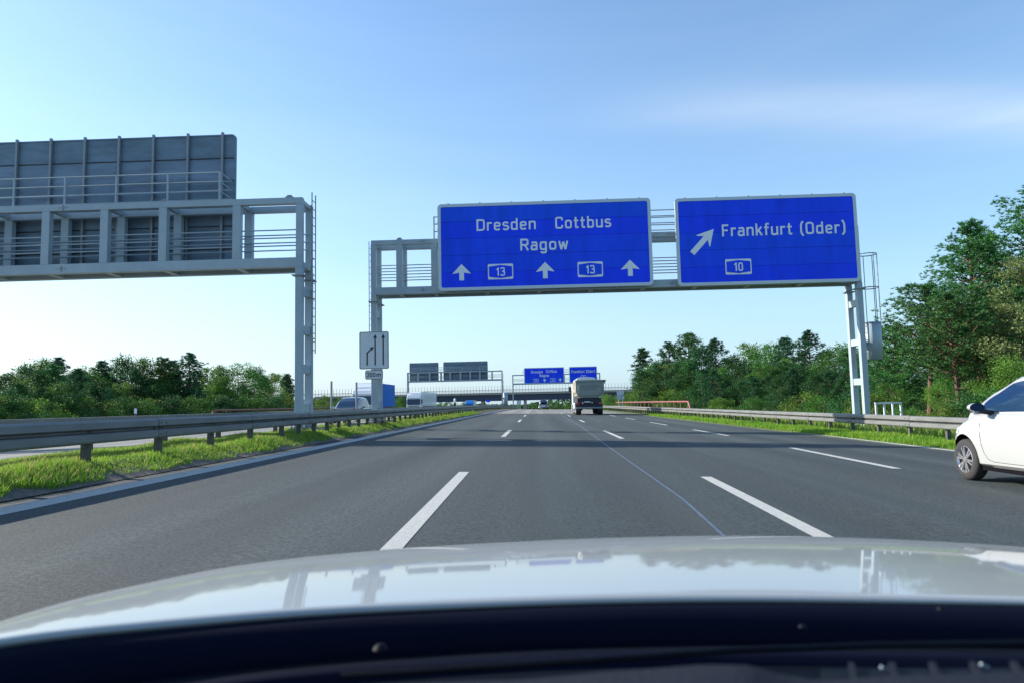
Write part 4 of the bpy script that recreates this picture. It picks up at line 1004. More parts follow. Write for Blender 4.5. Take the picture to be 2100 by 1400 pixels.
for s, px in ((-1, 1181), (1, 1235)):
    for k in range(5): b = MB(); b.box((xx(px) - .04, .5 + k * 1.15, zz(808)), (xx(px) + (.0 if s < 0 else .25), .62 + k * 1.15, zz(781))); b.build('side_rib', 'tub_sunlit', tk)
b = MB(); b.box((-1.1, -.05, .95), (1.15, 7.6, zz(815))); b.build('chassis', 'chassis', tk)
b = MB(); b.box((-1.0, -.25, .62), (1.22, .0, .98)); b.build('rear_crossmember', 'chassis', tk)
b = MB(); b.box((-1.22, -.42, .60), (1.25, -.30, .74)); b.build('bumper_bar', 'steel_dark', tk, bevel=.02)
b = MB(); b.box((-.45, -.27, zz(824)), (.1, -.255, zz(822))); b.build('number_plate', 'white', tk)
for x in (-.62, .25): b = MB(); b.lathe([(-.01, .06), (.01, .06), (.01, .001)], c=(x, -.27, 1.15), n=10); b.box((x - .06, -.28, 1.10), (x + .06, -.256, 1.2)); b.build('reflector', 'lamp_clear', tk)
for s in (-1, 1): b = MB(); b.box((s * 1.02 - .14, -.30, 1.02), (s * 1.02 + .14, -.255, 1.18)); b.build('tail_light', 'lamp_red', tk, bevel=.02)
for y in (.75, 2.1, 5.9, 7.3):
    for s in (-1, 1): wheel(tk, s * 1.02 + .02, y, .52, .52 if y < 3 else .32, s, spokes=0, detail=False, rim='steel_dark')
for s in (-1, 1):
    b = MB(); pts = [(s * 1.02 + .02, .75 + .66 * math.cos(a), .52 + .66 * math.sin(a)) for a in [R(10 + 170 * k / 8) for k in range(9)]]
    for a_, c_ in zip(pts[:-1], pts[1:]): b.bar(a_, c_, .5, .03)
    b.build('mudguard', 'chassis', tk)
b = MB(); b.box((-1.22, 6.6, .75), (1.22, 8.4, zz(781))); b.build('cab', 'truck_white', tk, bevel=.08)
b = MB(); b.box((-1.27, 2.7, .55), (-1.05, 5.2, 1.15)); b.build('tank', 'truck_white', tk, bevel=.08)
b = MB(); b.box((-1.30, 6.5, .35), (-1.05, 7.4, 1.0)); b.build('step', 'truck_white', tk)
for s, px in ((-1, 1176), (1, 1240)): b = MB(); b.box((xx(px) - .12, 7.0, zz(800)), (xx(px) + .14, 7.18, zz(788))); b.bar((xx(px), 7.1, zz(799)), (s * 1.1, 7.3, zz(799)), .04, .04); b.build('mirror', 'chassis', tk, bevel=.04)
b = MB(); b.box((-1.05, -.2, .45), (-.65, .0, .9)); b.build('mud_flap', 'tyre', tk); b = MB(); b.box((.8, -.2, .35), (1.25, .0, .9)); b.build('mud_flap', 'tyre', tk)
# ------------------------------------------------------------------ oncoming trucks
def lorry(px, y, label, cabm, boxm, L=13.0, H=3.9, w_=2.5, cabh=3.6, lights=True):
    p = at(px, 830, y); r = empty('box_truck', (p.x, y, opp_z(p.x, y)), label, 'truck', 'trucks on the motorway', 0)
    h = w_ / 2
    b = MB(); b.prism_x([(0.05, .45), (.0, 1.3), (.12, 2.5), (.55, cabh - .35), (1.1, cabh), (2.1, cabh), (2.1, .45)], -h, h); b.build('cab', cabm, r, bevel=.09)
    b = MB(); b.prism_x([(-.015, 1.42), (.085, 2.42), (.12, 2.42), (.03, 1.42)], -h * .9, h * .9); b.build('windscreen', 'glass', r)
    b = MB(); b.prism(rrect(-h * .92, 2.52, h * .92, 2.68, .05), .0, .30); b.build('sun_visor', 'glass' if cabm != 'truck_white' else cabm, r)
    for s in (-1, 1):
        b = MB(); b.prism_x([(.35, 1.5), (.45, 2.3), (1.15, 2.3), (1.2, 1.5)], s * h - .01 * s, s * (h + .012)); b.build('side_window', 'glass', r)
        b = MB(); b.box((s * (h + .16) - .1, .1, 1.7), (s * (h + .16) + .1, .25, 2.35)); b.bar((s * h, .2, 2.3), (s * (h + .16), .18, 2.3), .04, .04); b.build('mirror', 'chassis', r, bevel=.03)
        b = MB(); b.prism(rrect(s * .9 - .22, .72, s * .9 + .22, .92, .06), -.02, .06); b.build('headlight', 'lamp_clear', r)
    b = MB()
    for k in range(3): b.box((-h * .75, -.012, .98 + .12 * k), (h * .75, .02, 1.04 + .12 * k))
    b.build('grille', 'wheel_dark', r)
    b = MB(); b.box((-h, -.06, .38), (h, .12, .68)); b.build('bumper', cabm, r, bevel=.05)
    b = MB(); b.box((-.26, -.075, .46), (.26, -.062, .57)); b.build('number_plate', 'white', r)
    b = MB(); b.box((-h, 2.6, 1.15), (h, L, H)); b.build('box_body', boxm, r, bevel=.03)
    b = MB(); b.box((-h * .8, 2.2, .7), (h * .8, L - .2, 1.12)); b.build('chassis', 'chassis', r)
    b = MB(); b.prism_x([(1.0, cabh), (1.9, H - .05), (2.1, H - .05), (2.1, cabh)], -h * .85, h * .85); b.build('roof_fairing', cabm, r, bevel=.05)
    if lights:
        for k in range(5): b = MB(); b.lathe([(0, .001), (0, .09), (.05, .09), (.05, .001)], c=(-.8 + .4 * k, .9, cabh + .06), n=10); b.build('roof_lamp', 'lamp_clear', r)
    for y_ in (1.4, L - 3.6, L - 2.3):
        for s in (-1, 1): wheel(r, s * (h - .17), y_, .5, .32, s, spokes=0, detail=False, rim='steel')
    return r
lorry(742.5, 80, 'blue box truck with white cab coming towards us behind the gantry leg', 'truck_white', 'truck_blue', 12.5, 3.95, cabh=3.4, lights=False)
lorry(848.5, 122, 'white box truck with a row of roof lamps coming towards us', 'truck_white', 'truck_white', 19, 3.75, cabh=3.45)
lorry(962, 232, 'small blue and white truck coming from under the bridge', 'truck_blue', 'truck_white', 13, 3.9, cabh=3.4, lights=False)
# ------------------------------------------------------------------ our own car: hood, cowl, dashboard
oc = empty('own_car', (.35, 1.2, road_z(.35, 1.2)), 'white car we are looking out of, its curved hood filling the foreground', 'car', 'cars on the motorway')
oo = oc.location
cols = [  # px, y rear edge px, d rear, silhouette px y, d at silhouette
    (-160, 1336, .655, 1322, .70), (0, 1309, .70, 1268, .88), (150, 1290, .745, 1224, 1.08), (300, 1275, .785, 1190, 1.28), (450, 1261, .82, 1160, 1.46), (600, 1248, .85, 1139, 1.62), (750, 1238, .875, 1124, 1.76), (900, 1230, .895, 1112, 1.87), (1050, 1222.5, .91, 1103, 1.95),
    (1250, 1215, .925, 1093.5, 2.0), (1500, 1210, .94, 1088, 2.0), (1800, 1210, .945, 1093, 1.97), (2100, 1212.5, .94, 1110, 1.90), (2400, 1222, .92, 1142, 1.78), (2700, 1240, .88, 1190, 1.6)]
def hood_pt(c, d):
    px, yr, dr, yf, df = c
    kr = (yr - 826) / F; kf = (yf - 826) / F; a = (kr - kf) * dr / (dr - df) ** 2
    s = kf * d + a * (d - df) ** 2
    if d > df: s += 0.10 * (d - df) ** 2
    x = (px - 1103) / F * d
    return (x, d, CAMZ - s - KX * x)
# resample columns smoothly (Catmull-Rom)
def cr(tab, t):
    i = min(len(tab) - 2, max(0, int(t))); f = t - i
    p0 = tab[max(0, i - 1)]; p1 = tab[i]; p2 = tab[i + 1]; p3 = tab[min(len(tab) - 1, i + 2)]
    return tuple(.5 * ((2 * b_) + (-a + c) * f + (2 * a - 5 * b_ + 4 * c - d_) * f * f + (-a + 3 * b_ - 3 * c + d_) * f ** 3) for a, b_, c, d_ in zip(p0, p1, p2, p3))
NC = 150; vs = []; fs = []; NV = 46
rear = []
for i in range(NC + 1):
    c = cr(cols, i / NC * (len(cols) - 1)); dend = c[4] + .62
    rear.append((hood_pt(c, c[2]), c))
    h0 = hood_pt(c, c[2])
    vs.append((h0[0], h0[1] + .016, h0[2] - .012)); vs.append((h0[0], h0[1] + .001, h0[2] - .004))
    for j in range(NV + 1): vs.append(hood_pt(c, c[2] + (dend - c[2]) * j / NV))
m_ = NV + 3
for i in range(NC):
    for j in range(m_ - 1): k = i * m_ + j; fs.append((k, k + 1, k + m_ + 1, k + m_))
b = MB(); b.add(vs, fs); b.smooth = True; hood = b.build('hood', 'hood_white', oc, oo, fix=False)
# sides and front of the car below the hood rim
rim_pts = [vs[j] for j in range(2, m_)] + [vs[i * m_ + m_ - 1] for i in range(1, NC)] + [vs[NC * m_ + j] for j in range(m_ - 1, 1, -1)]
b = MB(); nn = len(rim_pts); cxm, cym = .36, 1.4; lv = []
for (f_, dz) in ((1.0, -.004), (1.045, -.06), (1.06, -.22), (1.05, -.5)):
    for (x, y, z) in rim_pts: lv.append((cxm + (x - cxm) * f_, cym + (y - cym) * (f_ if y > cym else 1), max(.2, z + dz)))
b.add(lv, [(r_ * nn + i, r_ * nn + i + 1, (r_ + 1) * nn + i + 1, (r_ + 1) * nn + i) for r_ in range(3) for i in range(nn - 1)]); b.smooth = True
b.build('fender', 'hood_white', oc, oo, fix=False)
for s in (-1, 1): wheel(oc, s * .74, .45, .31, .2, s)
# cowl: follows the rear edge of the hood down towards the windscreen
def strip(name, m, prof, parent, t0=0.0, t1=1.0, n=90, smooth=True):
    """prof: list of (dy, dz) from the hood's rear edge"""
    vs = []; k = len(prof)
    for i in range(n + 1):
        t = t0 + (t1 - t0) * i / n; q = rear[min(NC, int(t * NC))][0]
        for (dy, dz) in prof:
            f_ = (q[1] + dy) / q[1]
            vs.append((q[0] * f_, q[1] + dy, q[2] + dz))
    b = MB(); b.add(vs, [(i * k + j, i * k + j + 1, (i + 1) * k + j + 1, (i + 1) * k + j) for i in range(n) for j in range(k - 1)]); b.smooth = smooth
    return b.build(name, m, parent, oo, fix=False)
strip('hood_seal', 'seal', [(.010, -.014), (-.003, -.0055), (-.014, -.009), (-.026, -.017), (-.034, -.034), (-.034, -.05)], oc)
strip('cowl_panel', 'cowl', [(-.030, -.045), (-.06, -.042), (-.11, -.05), (-.16, -.068), (-.20, -.10), (-.205, -.15)], oc)
strip('cowl_ridge', 'seal', [(-.075, -.043), (-.082, -.036), (-.092, -.040), (-.098, -.050)], oc, .0, 1.0)
strip('cowl_ridge', 'cowl', [(-.118, -.052), (-.124, -.047), (-.132, -.050), (-.138, -.058)], oc, .02, .55)
strip('cowl_ridge', 'cowl', [(-.148, -.063), (-.153, -.058), (-.162, -.062), (-.168, -.074)], oc, .3, 1.0)
strip('wiper_well', 'wheel_dark', [(-.19, -.12), (-.30, -.20), (-.45, -.24)], oc)  # near-black colour stands in for the shadow of the unbuilt roof
# dashboard top
def dash_line(px): # photo y of the dashboard's far edge
    tab = [(-400, 1412), (600, 1408), (1050, 1388), (1300, 1368), (1450, 1357), (1530, 1358), (1610, 1378), (1680, 1388), (1850, 1378), (2100, 1371), (2500, 1372)]
    return interp(tab, px)
vs = []; n = 90
for i in range(n + 1):
    px = -400 + 2900 * i / n; py = dash_line(px)
    for (d, ex, dz) in ((.50, 0, -.02), (.497, 0, -.003), (.485, 0, .004), (.42, 0, .006), (.25, 0, .0), (-.2, 0, -.01)):
        q = at(px, py, .50); fx = d / .5 if d > .2 else (.4 if d > 0 else .4)
        vs.append((q.x * max(fx, .5), d, q.z + dz))
k = 6; b = MB(); b.add(vs, [(i * k + j, i * k + j + 1, (i + 1) * k + j + 1, (i + 1) * k + j) for i in range(n) for j in range(k - 1)]); b.smooth = True
b.build('dashboard', 'dash', oc, oo, fix=False)
# washer jet, smaller beads shaped as highlights, and wiper
def cowl_bead(px, py, y, r=.010):
    q = at(px, py, y); b = MB(); pr = [(0, r * 1.5), (r * .4, r * 1.3), (r * .9, r * .8), (r * 1.1, .0005)]
    b.lathe([(h - .003, rr) for h, rr in pr], c=(q.x, q.y, q.z), n=14, axis='z'); b.smooth = True; o = b.build('nozzle_glint_bead', 'cowl', oc, oo)
cowl_bead(780, 1324, .775, .0055); cowl_bead(1930, 1243, .86, .0035); cowl_bead(1645, 1279, .82, .003)  # first bead is the washer jet; the smaller ones imitate highlights
b = MB(); pts = [at(px, py, y) for px, py, y in ((700, 1385, .64), (1230, 1352, .66), (1500, 1333, .68), (1800, 1322, .70), (2100, 1318, .71), (2400, 1322, .71))]
b.path(pts, .0035, 6)
b.build('wiper', 'cowl', oc, oo)
for px, py, y in ((1815, 1372, .56), (2020, 1366, .56)):
    q = at(px, py, y); b = MB(); b.bar((q.x - .003, q.y, q.z + .002), (q.x + .003, q.y, q.z - .001), .002, .002); b.build('clip', 'steel', oc, oo)
# ------------------------------------------------------------------ trees
def np_mesh(name, V, Fc, m):
    me = bpy.data.meshes.new(name); V = np.asarray(V, dtype=np.float32); Fc = np.asarray(Fc, dtype=np.int32); k = Fc.shape[1]
    me.vertices.add(len(V)); me.vertices.foreach_set('co', V.ravel()); me.loops.add(Fc.size); me.loops.foreach_set('vertex_index', Fc.ravel())
    me.polygons.add(len(Fc)); me.polygons.foreach_set('loop_start', np.arange(0, Fc.size, k, dtype=np.int32)); me.update(); me.validate()
    me.materials.append(M[m]); return me
def leaf_quads(C, size, rs, flat=0.0):
    """one diamond leaf-clump face for each centre"""
    n = len(C); a = rs.normal(size=(n, 3)); a[:, 2] *= (1 - flat); a /= np.linalg.norm(a, axis=1)[:, None]
    t = rs.normal(size=(n, 3)); u = np.cross(a, t); u /= np.linalg.norm(u, axis=1)[:, None]; v = np.cross(a, u)
    s = (size * rs.uniform(.55, 1.35, n))[:, None]; w_ = s * rs.uniform(.45, .8, n)[:, None]
    V = np.stack([C - u * s * .5, C - v * w_ * .5, C + u * s * .5, C + v * w_ * .5], 1).reshape(-1, 3)
    return V, np.arange(4 * n).reshape(-1, 4)
def broadleaf(seed, H, Wd, m, leafn=5200, leaf=.26, base=.12, lumps=26, gaps=.0, trunk_r=.13, open_=1.0):
    rs = np.random.RandomState(seed); tb = MB()
    top = Vector((rs.uniform(-.05, .05) * H, rs.uniform(-.05, .05) * H, H * .78)); mid = Vector((rs.uniform(-.04, .04) * H, rs.uniform(-.04, .04) * H, H * .4))
    tb.tube((0, 0, -.4), mid, trunk_r * H / 8, 8, trunk_r * .6 * H / 8, False); tb.tube(mid, top, trunk_r * .6 * H / 8, 6, .03, False)
    C = []; 
    for k in range(lumps):
        z = H * (base + (1 - base - .08) * ((k + rs.uniform(0, 1)) / lumps)); f = (z / H - base) / (1 - base); env = Wd * (.62 + .55 * math.sin(min(1, f * 1.05 + .12) * math.pi) ** .8) * .5
        if f > .7: env *= 1.0 - (f - .7) * 2.0
        a = rs.uniform(0, 2 * math.pi); rr = env * rs.uniform(.35, 1.0) * open_; c = Vector((math.cos(a) * rr, math.sin(a) * rr, z))
        r = Wd * rs.uniform(.12, .24) * (1 - .25 * f)
        s_ = mid.lerp(top, min(1, max(0, (z / H - .45) / .35))) if z > H * .4 else Vector((0, 0, max(.3, z - .8)))
        tb.tube(s_, c, .045 * H / 8, 5, .012, False)
        n = int(leafn / lumps * (r / (Wd * .18)) ** 1.6)
        p = rs.normal(size=(n, 3)); p /= np.linalg.norm(p, axis=1)[:, None]; p *= (rs.uniform(0, 1, n) ** .28)[:, None] * r
        bias = 1 + .35 * rs.normal(size=n)[:, None] * .5; p *= bias; p[:, 2] *= .78
        for q in range(3):   # twigs poking out
            d_ = rs.normal(size=3); d_ /= np.linalg.norm(d_); d_[2] = abs(d_[2]) * .6; m2 = max(6, n // 22)
            tt = rs.uniform(.8, 1.65, m2)[:, None]; p = np.vstack([p, d_ * r * tt + rs.normal(size=(m2, 3)) * r * .07])
        C.append(p + np.array(c))
    C = np.vstack(C); V, Fc = leaf_quads(C, leaf, rs)
    return tb.mesh('trunk', 'bark'), np_mesh('crown', V, Fc, m)
def pine(seed, H, Wd, m='needle', crown0=.35, tuft=.42, dens=1.0, trunk_r=.16, blades=9, bm='pine_bark', lean=.0):
    rs = np.random.RandomState(seed); tb = MB(); pts = []; n = 9
    for i in range(n + 1):
        t = i / n; pts.append(Vector((lean * H * t + .03 * H * math.sin(t * 3 + seed) * t, .03 * H * math.cos(t * 2.3 + seed) * t, -.4 + (H + .2) * t * .98)))
    for i in range(n): tb.tube(pts[i], pts[i + 1], trunk_r * (1 - i / n) ** .7 + .03, 9, trunk_r * (1 - (i + 1) / n) ** .7 + .03, False)
    def tr(z):
        t = min(.999, max(0, (z + .4) / (H * .98 + .2))) * n; i = int(t); return pts[i].lerp(pts[i + 1], t - i)
    T = []
    z = H * crown0
    while z < H * .985:
        f = (z / H - crown0) / (1 - crown0); nb = rs.randint(3, 6)
        L = Wd * .5 * (math.sin(min(1, .25 + f * .62) * math.pi) ** .7 if f < .6 else (1.02 - f) * 1.75 + .12) * rs.uniform(.8, 1.1)
        a0 = rs.uniform(0, 6.28)
        for b_ in range(nb):
            a = a0 + b_ * 6.28 / nb + rs.uniform(-.35, .35); l = L * rs.uniform(.55, 1.12); up = rs.uniform(.05, .42) + f * .35
            s_ = tr(z); d = Vector((math.cos(a), math.sin(a), up)).normalized(); e = s_ + d * l; e.z += .10 * l
            mid = s_.lerp(e, .5) + Vector((0, 0, -.07 * l)); tb.tube(s_, mid, .022 + .012 * l, 5, .016 + .005 * l, False); tb.tube(mid, e, .016 + .005 * l, 4, .008, False)
            nt_ = int((4 + l * 9) * dens * .5)
            for k in range(nt_):
                t = rs.uniform(.35, 1.05) ** .75; p = mid.lerp(e, (t - .5) * 2) if t > .5 else s_.lerp(mid, t * 2)
                w_ = l * .20 * (1.15 - abs(t - .7)); cx_, cy_, cz_ = rs.normal(size=3); c_ = (p.x + cx_ * w_, p.y + cy_ * w_, p.z + cz_ * w_ * .38 + .05)
                T.append(c_); T.append((c_[0] + rs.normal() * tuft * .5, c_[1] + rs.normal() * tuft * .5, c_[2] + rs.normal() * tuft * .25))
        z += H * (1 - crown0) / 17 * rs.uniform(.7, 1.25)
    tp_ = tr(H); 
    for k in range(int(26 * dens)): dz_ = rs.uniform(0, 1) ** .7 * .16 * H; T.append((tp_.x + rs.normal() * (.05 + dz_ * .22), tp_.y + rs.normal() * (.05 + dz_ * .22), H - dz_))
    # a few dead stubs below the crown
    for k in range(7):
        zz_ = H * rs.uniform(.12, crown0 + .05); a = rs.uniform(0, 6.28); s_ = tr(zz_); tb.tube(s_, s_ + Vector((math.cos(a), math.sin(a), rs.uniform(-.1, .25))) * rs.uniform(.5, Wd * .33), .03, 4, .008, False)
    T = np.array(T); N_ = len(T); base = np.repeat(T, blades, 0); d = rs.normal(size=(N_ * blades, 3)); d[:, 2] = np.abs(d[:, 2]) * .75 + .1; d /= np.linalg.norm(d, axis=1)[:, None]
    sd_ = np.cross(d, rs.normal(size=d.shape)); sd_ /= np.linalg.norm(sd_, axis=1)[:, None]
    L = (tuft * rs.uniform(.6, 1.15, N_ * blades))[:, None]; w_ = tuft * .11
    V = np.stack([base - sd_ * w_, base + sd_ * w_, base + d * L], 1).reshape(-1, 3)
    return tb.mesh('trunk', bm), np_mesh('crown', V, np.arange(len(V)).reshape(-1, 3), m)
def plant_tree(kind, x, y, sc, label, cat='tree', group=None, rz=None, sz=None, name=None):
    tm, cm_ = PT[kind]; z = ground_z(x, y)
    o = empty(name or ('pine_tree' if 'pine' in kind else ('bush' if 'bush' in kind else 'broadleaf_tree')), (x, y, z - .1), label, cat, group, rnd.uniform(0, 6.28) if rz is None else rz)
    o.scale = (sc, sc, sz or sc)
    inst('trunk', tm, o); inst('crown', cm_, o); return o
PT = {
 'leafA': broadleaf(11, 10, 7.5, 'leaf_mid', 12500, 0.21, .06, 30), 'leafB': broadleaf(12, 10, 6.2, 'leaf_dark', 12000, 0.21, .05, 28), 'leafC': broadleaf(13, 10, 8.4, 'leaf_mid', 12500, 0.22, .08, 34, open_=1.1),
 'leafL': broadleaf(14, 10, 6.5, 'leaf_light', 11500, 0.2, .05, 28), 'leafD': broadleaf(15, 10, 7.0, 'leaf_dark', 12500, 0.21, .04, 32),
 'pineA': pine(21, 10, 5.6, 'needle_far', .10, .30, 2.3, .15), 'pineB': pine(22, 10, 4.6, 'needle_far', .06, .30, 2.4, .14), 'pineC': pine(23, 10, 6.4, 'needle', .16, .30, 2.2, .16),
 'nearpineA': pine(31, 12, 5.2, 'needle', .30, .21, 3.4, .17, 9), 'nearpineB': pine(32, 8, 5.4, 'needle', .38, .20, 2.0, .14, 9, lean=.05), 'nearpineC': pine(33, 15, 6.4, 'needle', .36, .22, 3.6, .2, 9),
 'nearpineD': pine(34, 7, 4.6, 'needle', .12, .20, 3.2, .13, 9),
 'pale': broadleaf(41, 10, 4.8, 'leaf_pale', 16000, .14, .06, 40), 'nearleaf': broadleaf(42, 6, 5.2, 'leaf_light', 14000, .115, .04, 34),
 'nearmid': broadleaf(43, 6, 5.0, 'leaf_mid', 14000, .12, .03, 34),
 'bushA': broadleaf(51, 3, 4.0, 'leaf_mid', 6500, .12, .02, 20, trunk_r=.10), 'bushB': broadleaf(52, 3, 4.4, 'leaf_light', 6500, .12, .02, 20, trunk_r=.10), 'bushD': broadleaf(53, 3, 4.4, 'leaf_dark', 6500, .12, .02, 20, trunk_r=.10),
}
HT = {'leafA': 10, 'leafB': 10, 'leafC': 10, 'leafL': 10, 'leafD': 10, 'pineA': 10, 'pineB': 10, 'pineC': 10, 'nearpineA': 12, 'nearpineB': 8, 'nearpineC': 15, 'nearpineD': 7, 'pale': 10, 'nearleaf': 6, 'nearmid': 6, 'bushA': 3, 'bushB': 3, 'bushD': 3}
def tree_px(kind, px, pyt, y, label, **kw):
    p = at(px, pyt, y); return plant_tree(kind, p.x, y, (p.z - ground_z(p.x, y)) / HT[kind], label, **kw)
GL = 'trees of the wood left of the motorway'
LBL = {'leafA': 'mid green broadleaf tree in the left wood', 'leafB': 'narrow dark broadleaf tree in the left wood', 'leafC': 'wide green broadleaf tree in the left wood',
       'leafL': 'light green broadleaf tree in the left wood', 'leafD': 'dark dense broadleaf tree in the left wood', 'pineA': 'dark pine tree in the left wood', 'pineB': 'slim dark pine tree in the left wood', 'pineC': 'broad pine tree in the left wood'}
# skyline of the left wood, by measured tree tops
left = [('leafA', -70, 752, 84), ('leafC', 8, 762, 86), ('leafD', 55, 742, 92), ('leafA', 85, 729, 96), ('pineB', 122, 731, 94), ('leafL', 160, 750, 98), ('leafC', 190, 748, 100), ('pineB', 212, 738, 98), ('leafD', 258, 724, 104), ('leafA', 290, 727, 106),
        ('pineC', 330, 733, 108), ('pineA', 352, 738, 112), ('pineA', 392, 722, 112), ('leafL', 428, 745, 120), ('leafA', 455, 744, 124), ('leafC', 492, 740, 128), ('leafD', 520, 748, 136), ('leafL', 552, 757, 140), ('pineB', 590, 765, 150), ('leafA', 575, 762, 158)]
ORD = ['first', 'second', 'third', 'fourth', 'fifth', 'sixth', 'seventh', 'eighth', 'ninth', 'tenth', 'eleventh', 'twelfth', 'thirteenth', 'fourteenth', 'fifteenth', 'sixteenth', 'seventeenth', 'eighteenth', 'nineteenth', 'twentieth']
def kind_words(kd): return LBL[kd].split(' in the left')[0]
vis = sorted([t for t in left if t[1] > -60], key=lambda t: t[1])
for t in left:
    kd, px, py, y = t
    tree_px(kd, px, py, y, kind_words(kd) + (', ' + ORD[vis.index(t)] + ' treetop from the left on its skyline' if t in vis else ' just outside the left edge of the picture'), group=GL)
kinds2 = ['leafA', 'leafD', 'leafB', 'pineA', 'leafL', 'leafD', 'pineC', 'leafB']
ORD += ['twenty-first', 'twenty-second', 'twenty-third']
k = 0
for row, (dy, off_) in enumerate(((-12, 20), (-20, 42))):
    for px in range(-90, 600, 34):
        y = 80 + max(0, px) * .13 + dy + rnd.uniform(-3, 3); kd = kinds2[(k * 5 + row) % 8]; k += 1
        base_t = 757 - 14 * math.sin(px / 120) + off_ - (12 if row == 0 else 4) + rnd.uniform(-8, 10)
        if px > 480: base_t += 12
        tree_px(kd, px + rnd.uniform(-10, 10), base_t, y, LBL[kd] + ', %s from left in its %s row' % (ORD[(px + 90) // 34], ('second', 'front')[row]), group=GL)
for px in range(-80, 600, 36):
    y = 58 + max(0, px) * .10 + rnd.uniform(-3, 3); kd = ('bushD', 'bushA', 'bushB')[(px // 36) % 3]
    lb = {'bushD': 'dark bush', 'bushA': 'green bush', 'bushB': 'light green bush'}[kd] + ' at the foot of the left wood, %s from the left' % ORD[(px + 80) // 36]
    tree_px(kd, px, 810 + rnd.uniform(-6, 8), y, lb, cat='bush', group='bushes along the foot of the left wood')
# trees right of the motorway, in the middle distance
GR = 'trees of the wood right of the motorway'
LBR = {a: b_.replace('left wood', 'right wood') for a, b_ in LBL.items()}
right = [('pineB', 1318, 712, 132), ('leafA', 1345, 735, 128), ('pineA', 1375, 700, 122), ('pineC', 1408, 685, 118), ('leafD', 1440, 706, 114), ('pineA', 1462, 694, 112), ('leafB', 1496, 722, 108), ('leafL', 1536, 692, 112),
         ('leafA', 1575, 698, 104), ('pineB', 1612, 690, 100), ('pineA', 1654, 678, 96), ('leafD', 1690, 708, 92), ('leafC', 1722, 702, 88), ('pineC', 1745, 712, 84), ('leafL', 1365, 738, 112), ('leafL', 1405, 752, 104), ('leafA', 1330, 765, 120), ('leafL', 1612, 725, 92), ('leafA', 1560, 735, 90)]
vis = sorted(right, key=lambda t: t[1])
for t in right:
    kd, px, py, y = t; tree_px(kd, px, py, y, kind_words(kd) + ', ' + ORD[vis.index(t)] + ' from the tipper truck along the right wood', group=GR)
for i, px in enumerate(range(1320, 1800, 32)):
    y = 112 - (px - 1320) * .085 + rnd.uniform(-3, 3); kd = ('leafD', 'pineA', 'leafB', 'pineC', 'leafD', 'leafA')[i % 6]
    tree_px(kd, px, 742 + rnd.uniform(-10, 16), y, LBR[kd] + ', %s from left in its second row' % ORD[i], group=GR)
for i, px in enumerate(range(1440, 1800, 26)):
    y = 84 - (px - 1430) * .06 + rnd.uniform(-2, 2); kd = ('leafD', 'pineA', 'leafB')[i % 3]
    tree_px(kd, px, 762 + rnd.uniform(-10, 10), y, 'low ' + LBR[kd] + ', %s from left along its front edge' % ORD[i], group=GR)
for i, (px, py, y) in enumerate(((1300, 800, 125), (1322, 795, 118), (1350, 790, 112), (1380, 792, 104), (1410, 796, 98), (1250, 806, 170), (1268, 808, 160), (1285, 806, 150))):
    tree_px(('bushA', 'bushB')[i % 2], px, py, y, ('green', 'light green')[i % 2] + ' bush behind the right red railing, ' + ORD[i] + ' of eight', cat='bush', group='bushes behind the red railing on the right')
# the tall pines close to the right edge
tree_px('nearpineB', 1884, 584, 44, 'thin young pine with bare forked trunk right of the gantry leg')
tree_px('nearpineD', 1832, 665, 50, 'flat topped small pine close behind the gantry climb guard')
tree_px('nearpineA', 1985, 452, 46, 'tall pine with rounded top left of the tallest pine', rz=1.0)
tree_px('nearpineA', 2025, 478, 50, 'tall pine just behind the rounded one, slightly lower', rz=3.0)
tree_px('nearpineC', 2118, 338, 46, 'tallest pine cut off by the right edge of the picture', rz=2.0)
tree_px('nearpineB', 1950, 600, 41, 'small pine with reddish leaning trunk below the tall pines', rz=4.0)
tree_px('nearpineB', 1925, 650, 47, 'middle sized pine with bare lower trunk between the gantry leg and the tall pines')
tree_px('pale', 2095, 500, 39, 'pale leaved broadleaf tree at the right edge in front of the pines')
tree_px('pale', 2050, 600, 41, 'lower pale leaved tree beside the pale tree at the right edge')
tree_px('nearmid', 1990, 730, 42, 'mid green broadleaf tree under the tall pines')
tree_px('nearleaf', 1925, 778, 38, 'light green young tree behind the rail below the tall pines')
tree_px('nearleaf', 2075, 720, 36, 'light green young tree behind the white hatchback')
tree_px('nearmid', 1822, 778, 46, 'mid green low tree behind the white tube barrier')
tree_px('nearpineD', 1790, 715, 58, 'dark small pine directly behind the climb guard')
tree_px('pineC', 1830, 735, 66, 'dark broad pine deeper in the wood right of the gantry')
for i, (px, py, y) in enumerate(((1870, 735, 64), (1935, 715, 66), (1985, 650, 68), (2045, 600, 66), (2100, 540, 64), (2160, 560, 60), (1900, 755, 60), (1960, 740, 62), (2020, 700, 60), (2080, 680, 58))):
    kd = ('leafD', 'pineA', 'leafB', 'pineC')[i % 4]; tree_px(kd, px, py, y, kind_words(kd) + ' deep behind the tall right pines, %s of ten' % ORD[i], group='trees deep in the wood at the right edge')
bp_ = sorted([1860, 1925, 1990, 2060, 1790, 1740, 1690, 1640, 1590, 1540, 1480, 1440])
for i, (px, py, y) in enumerate(((1860, 826, 36), (1925, 820, 34), (1990, 806, 33), (2060, 785, 33), (1790, 800, 40), (1740, 805, 44), (1690, 805, 50), (1640, 800, 56), (1590, 808, 62), (1540, 810, 68), (1480, 812, 76), (1440, 812, 84))):
    kd = ('bushA', 'bushB', 'bushD')[i % 3]
    tree_px(kd, px, py, y, {'bushA': 'green', 'bushB': 'light green', 'bushD': 'dark'}[kd] + ' bush behind the right guard rail, %s counted from the tipper truck' % ORD[bp_.index(px)], cat='bush', group='bushes behind the right guard rail')
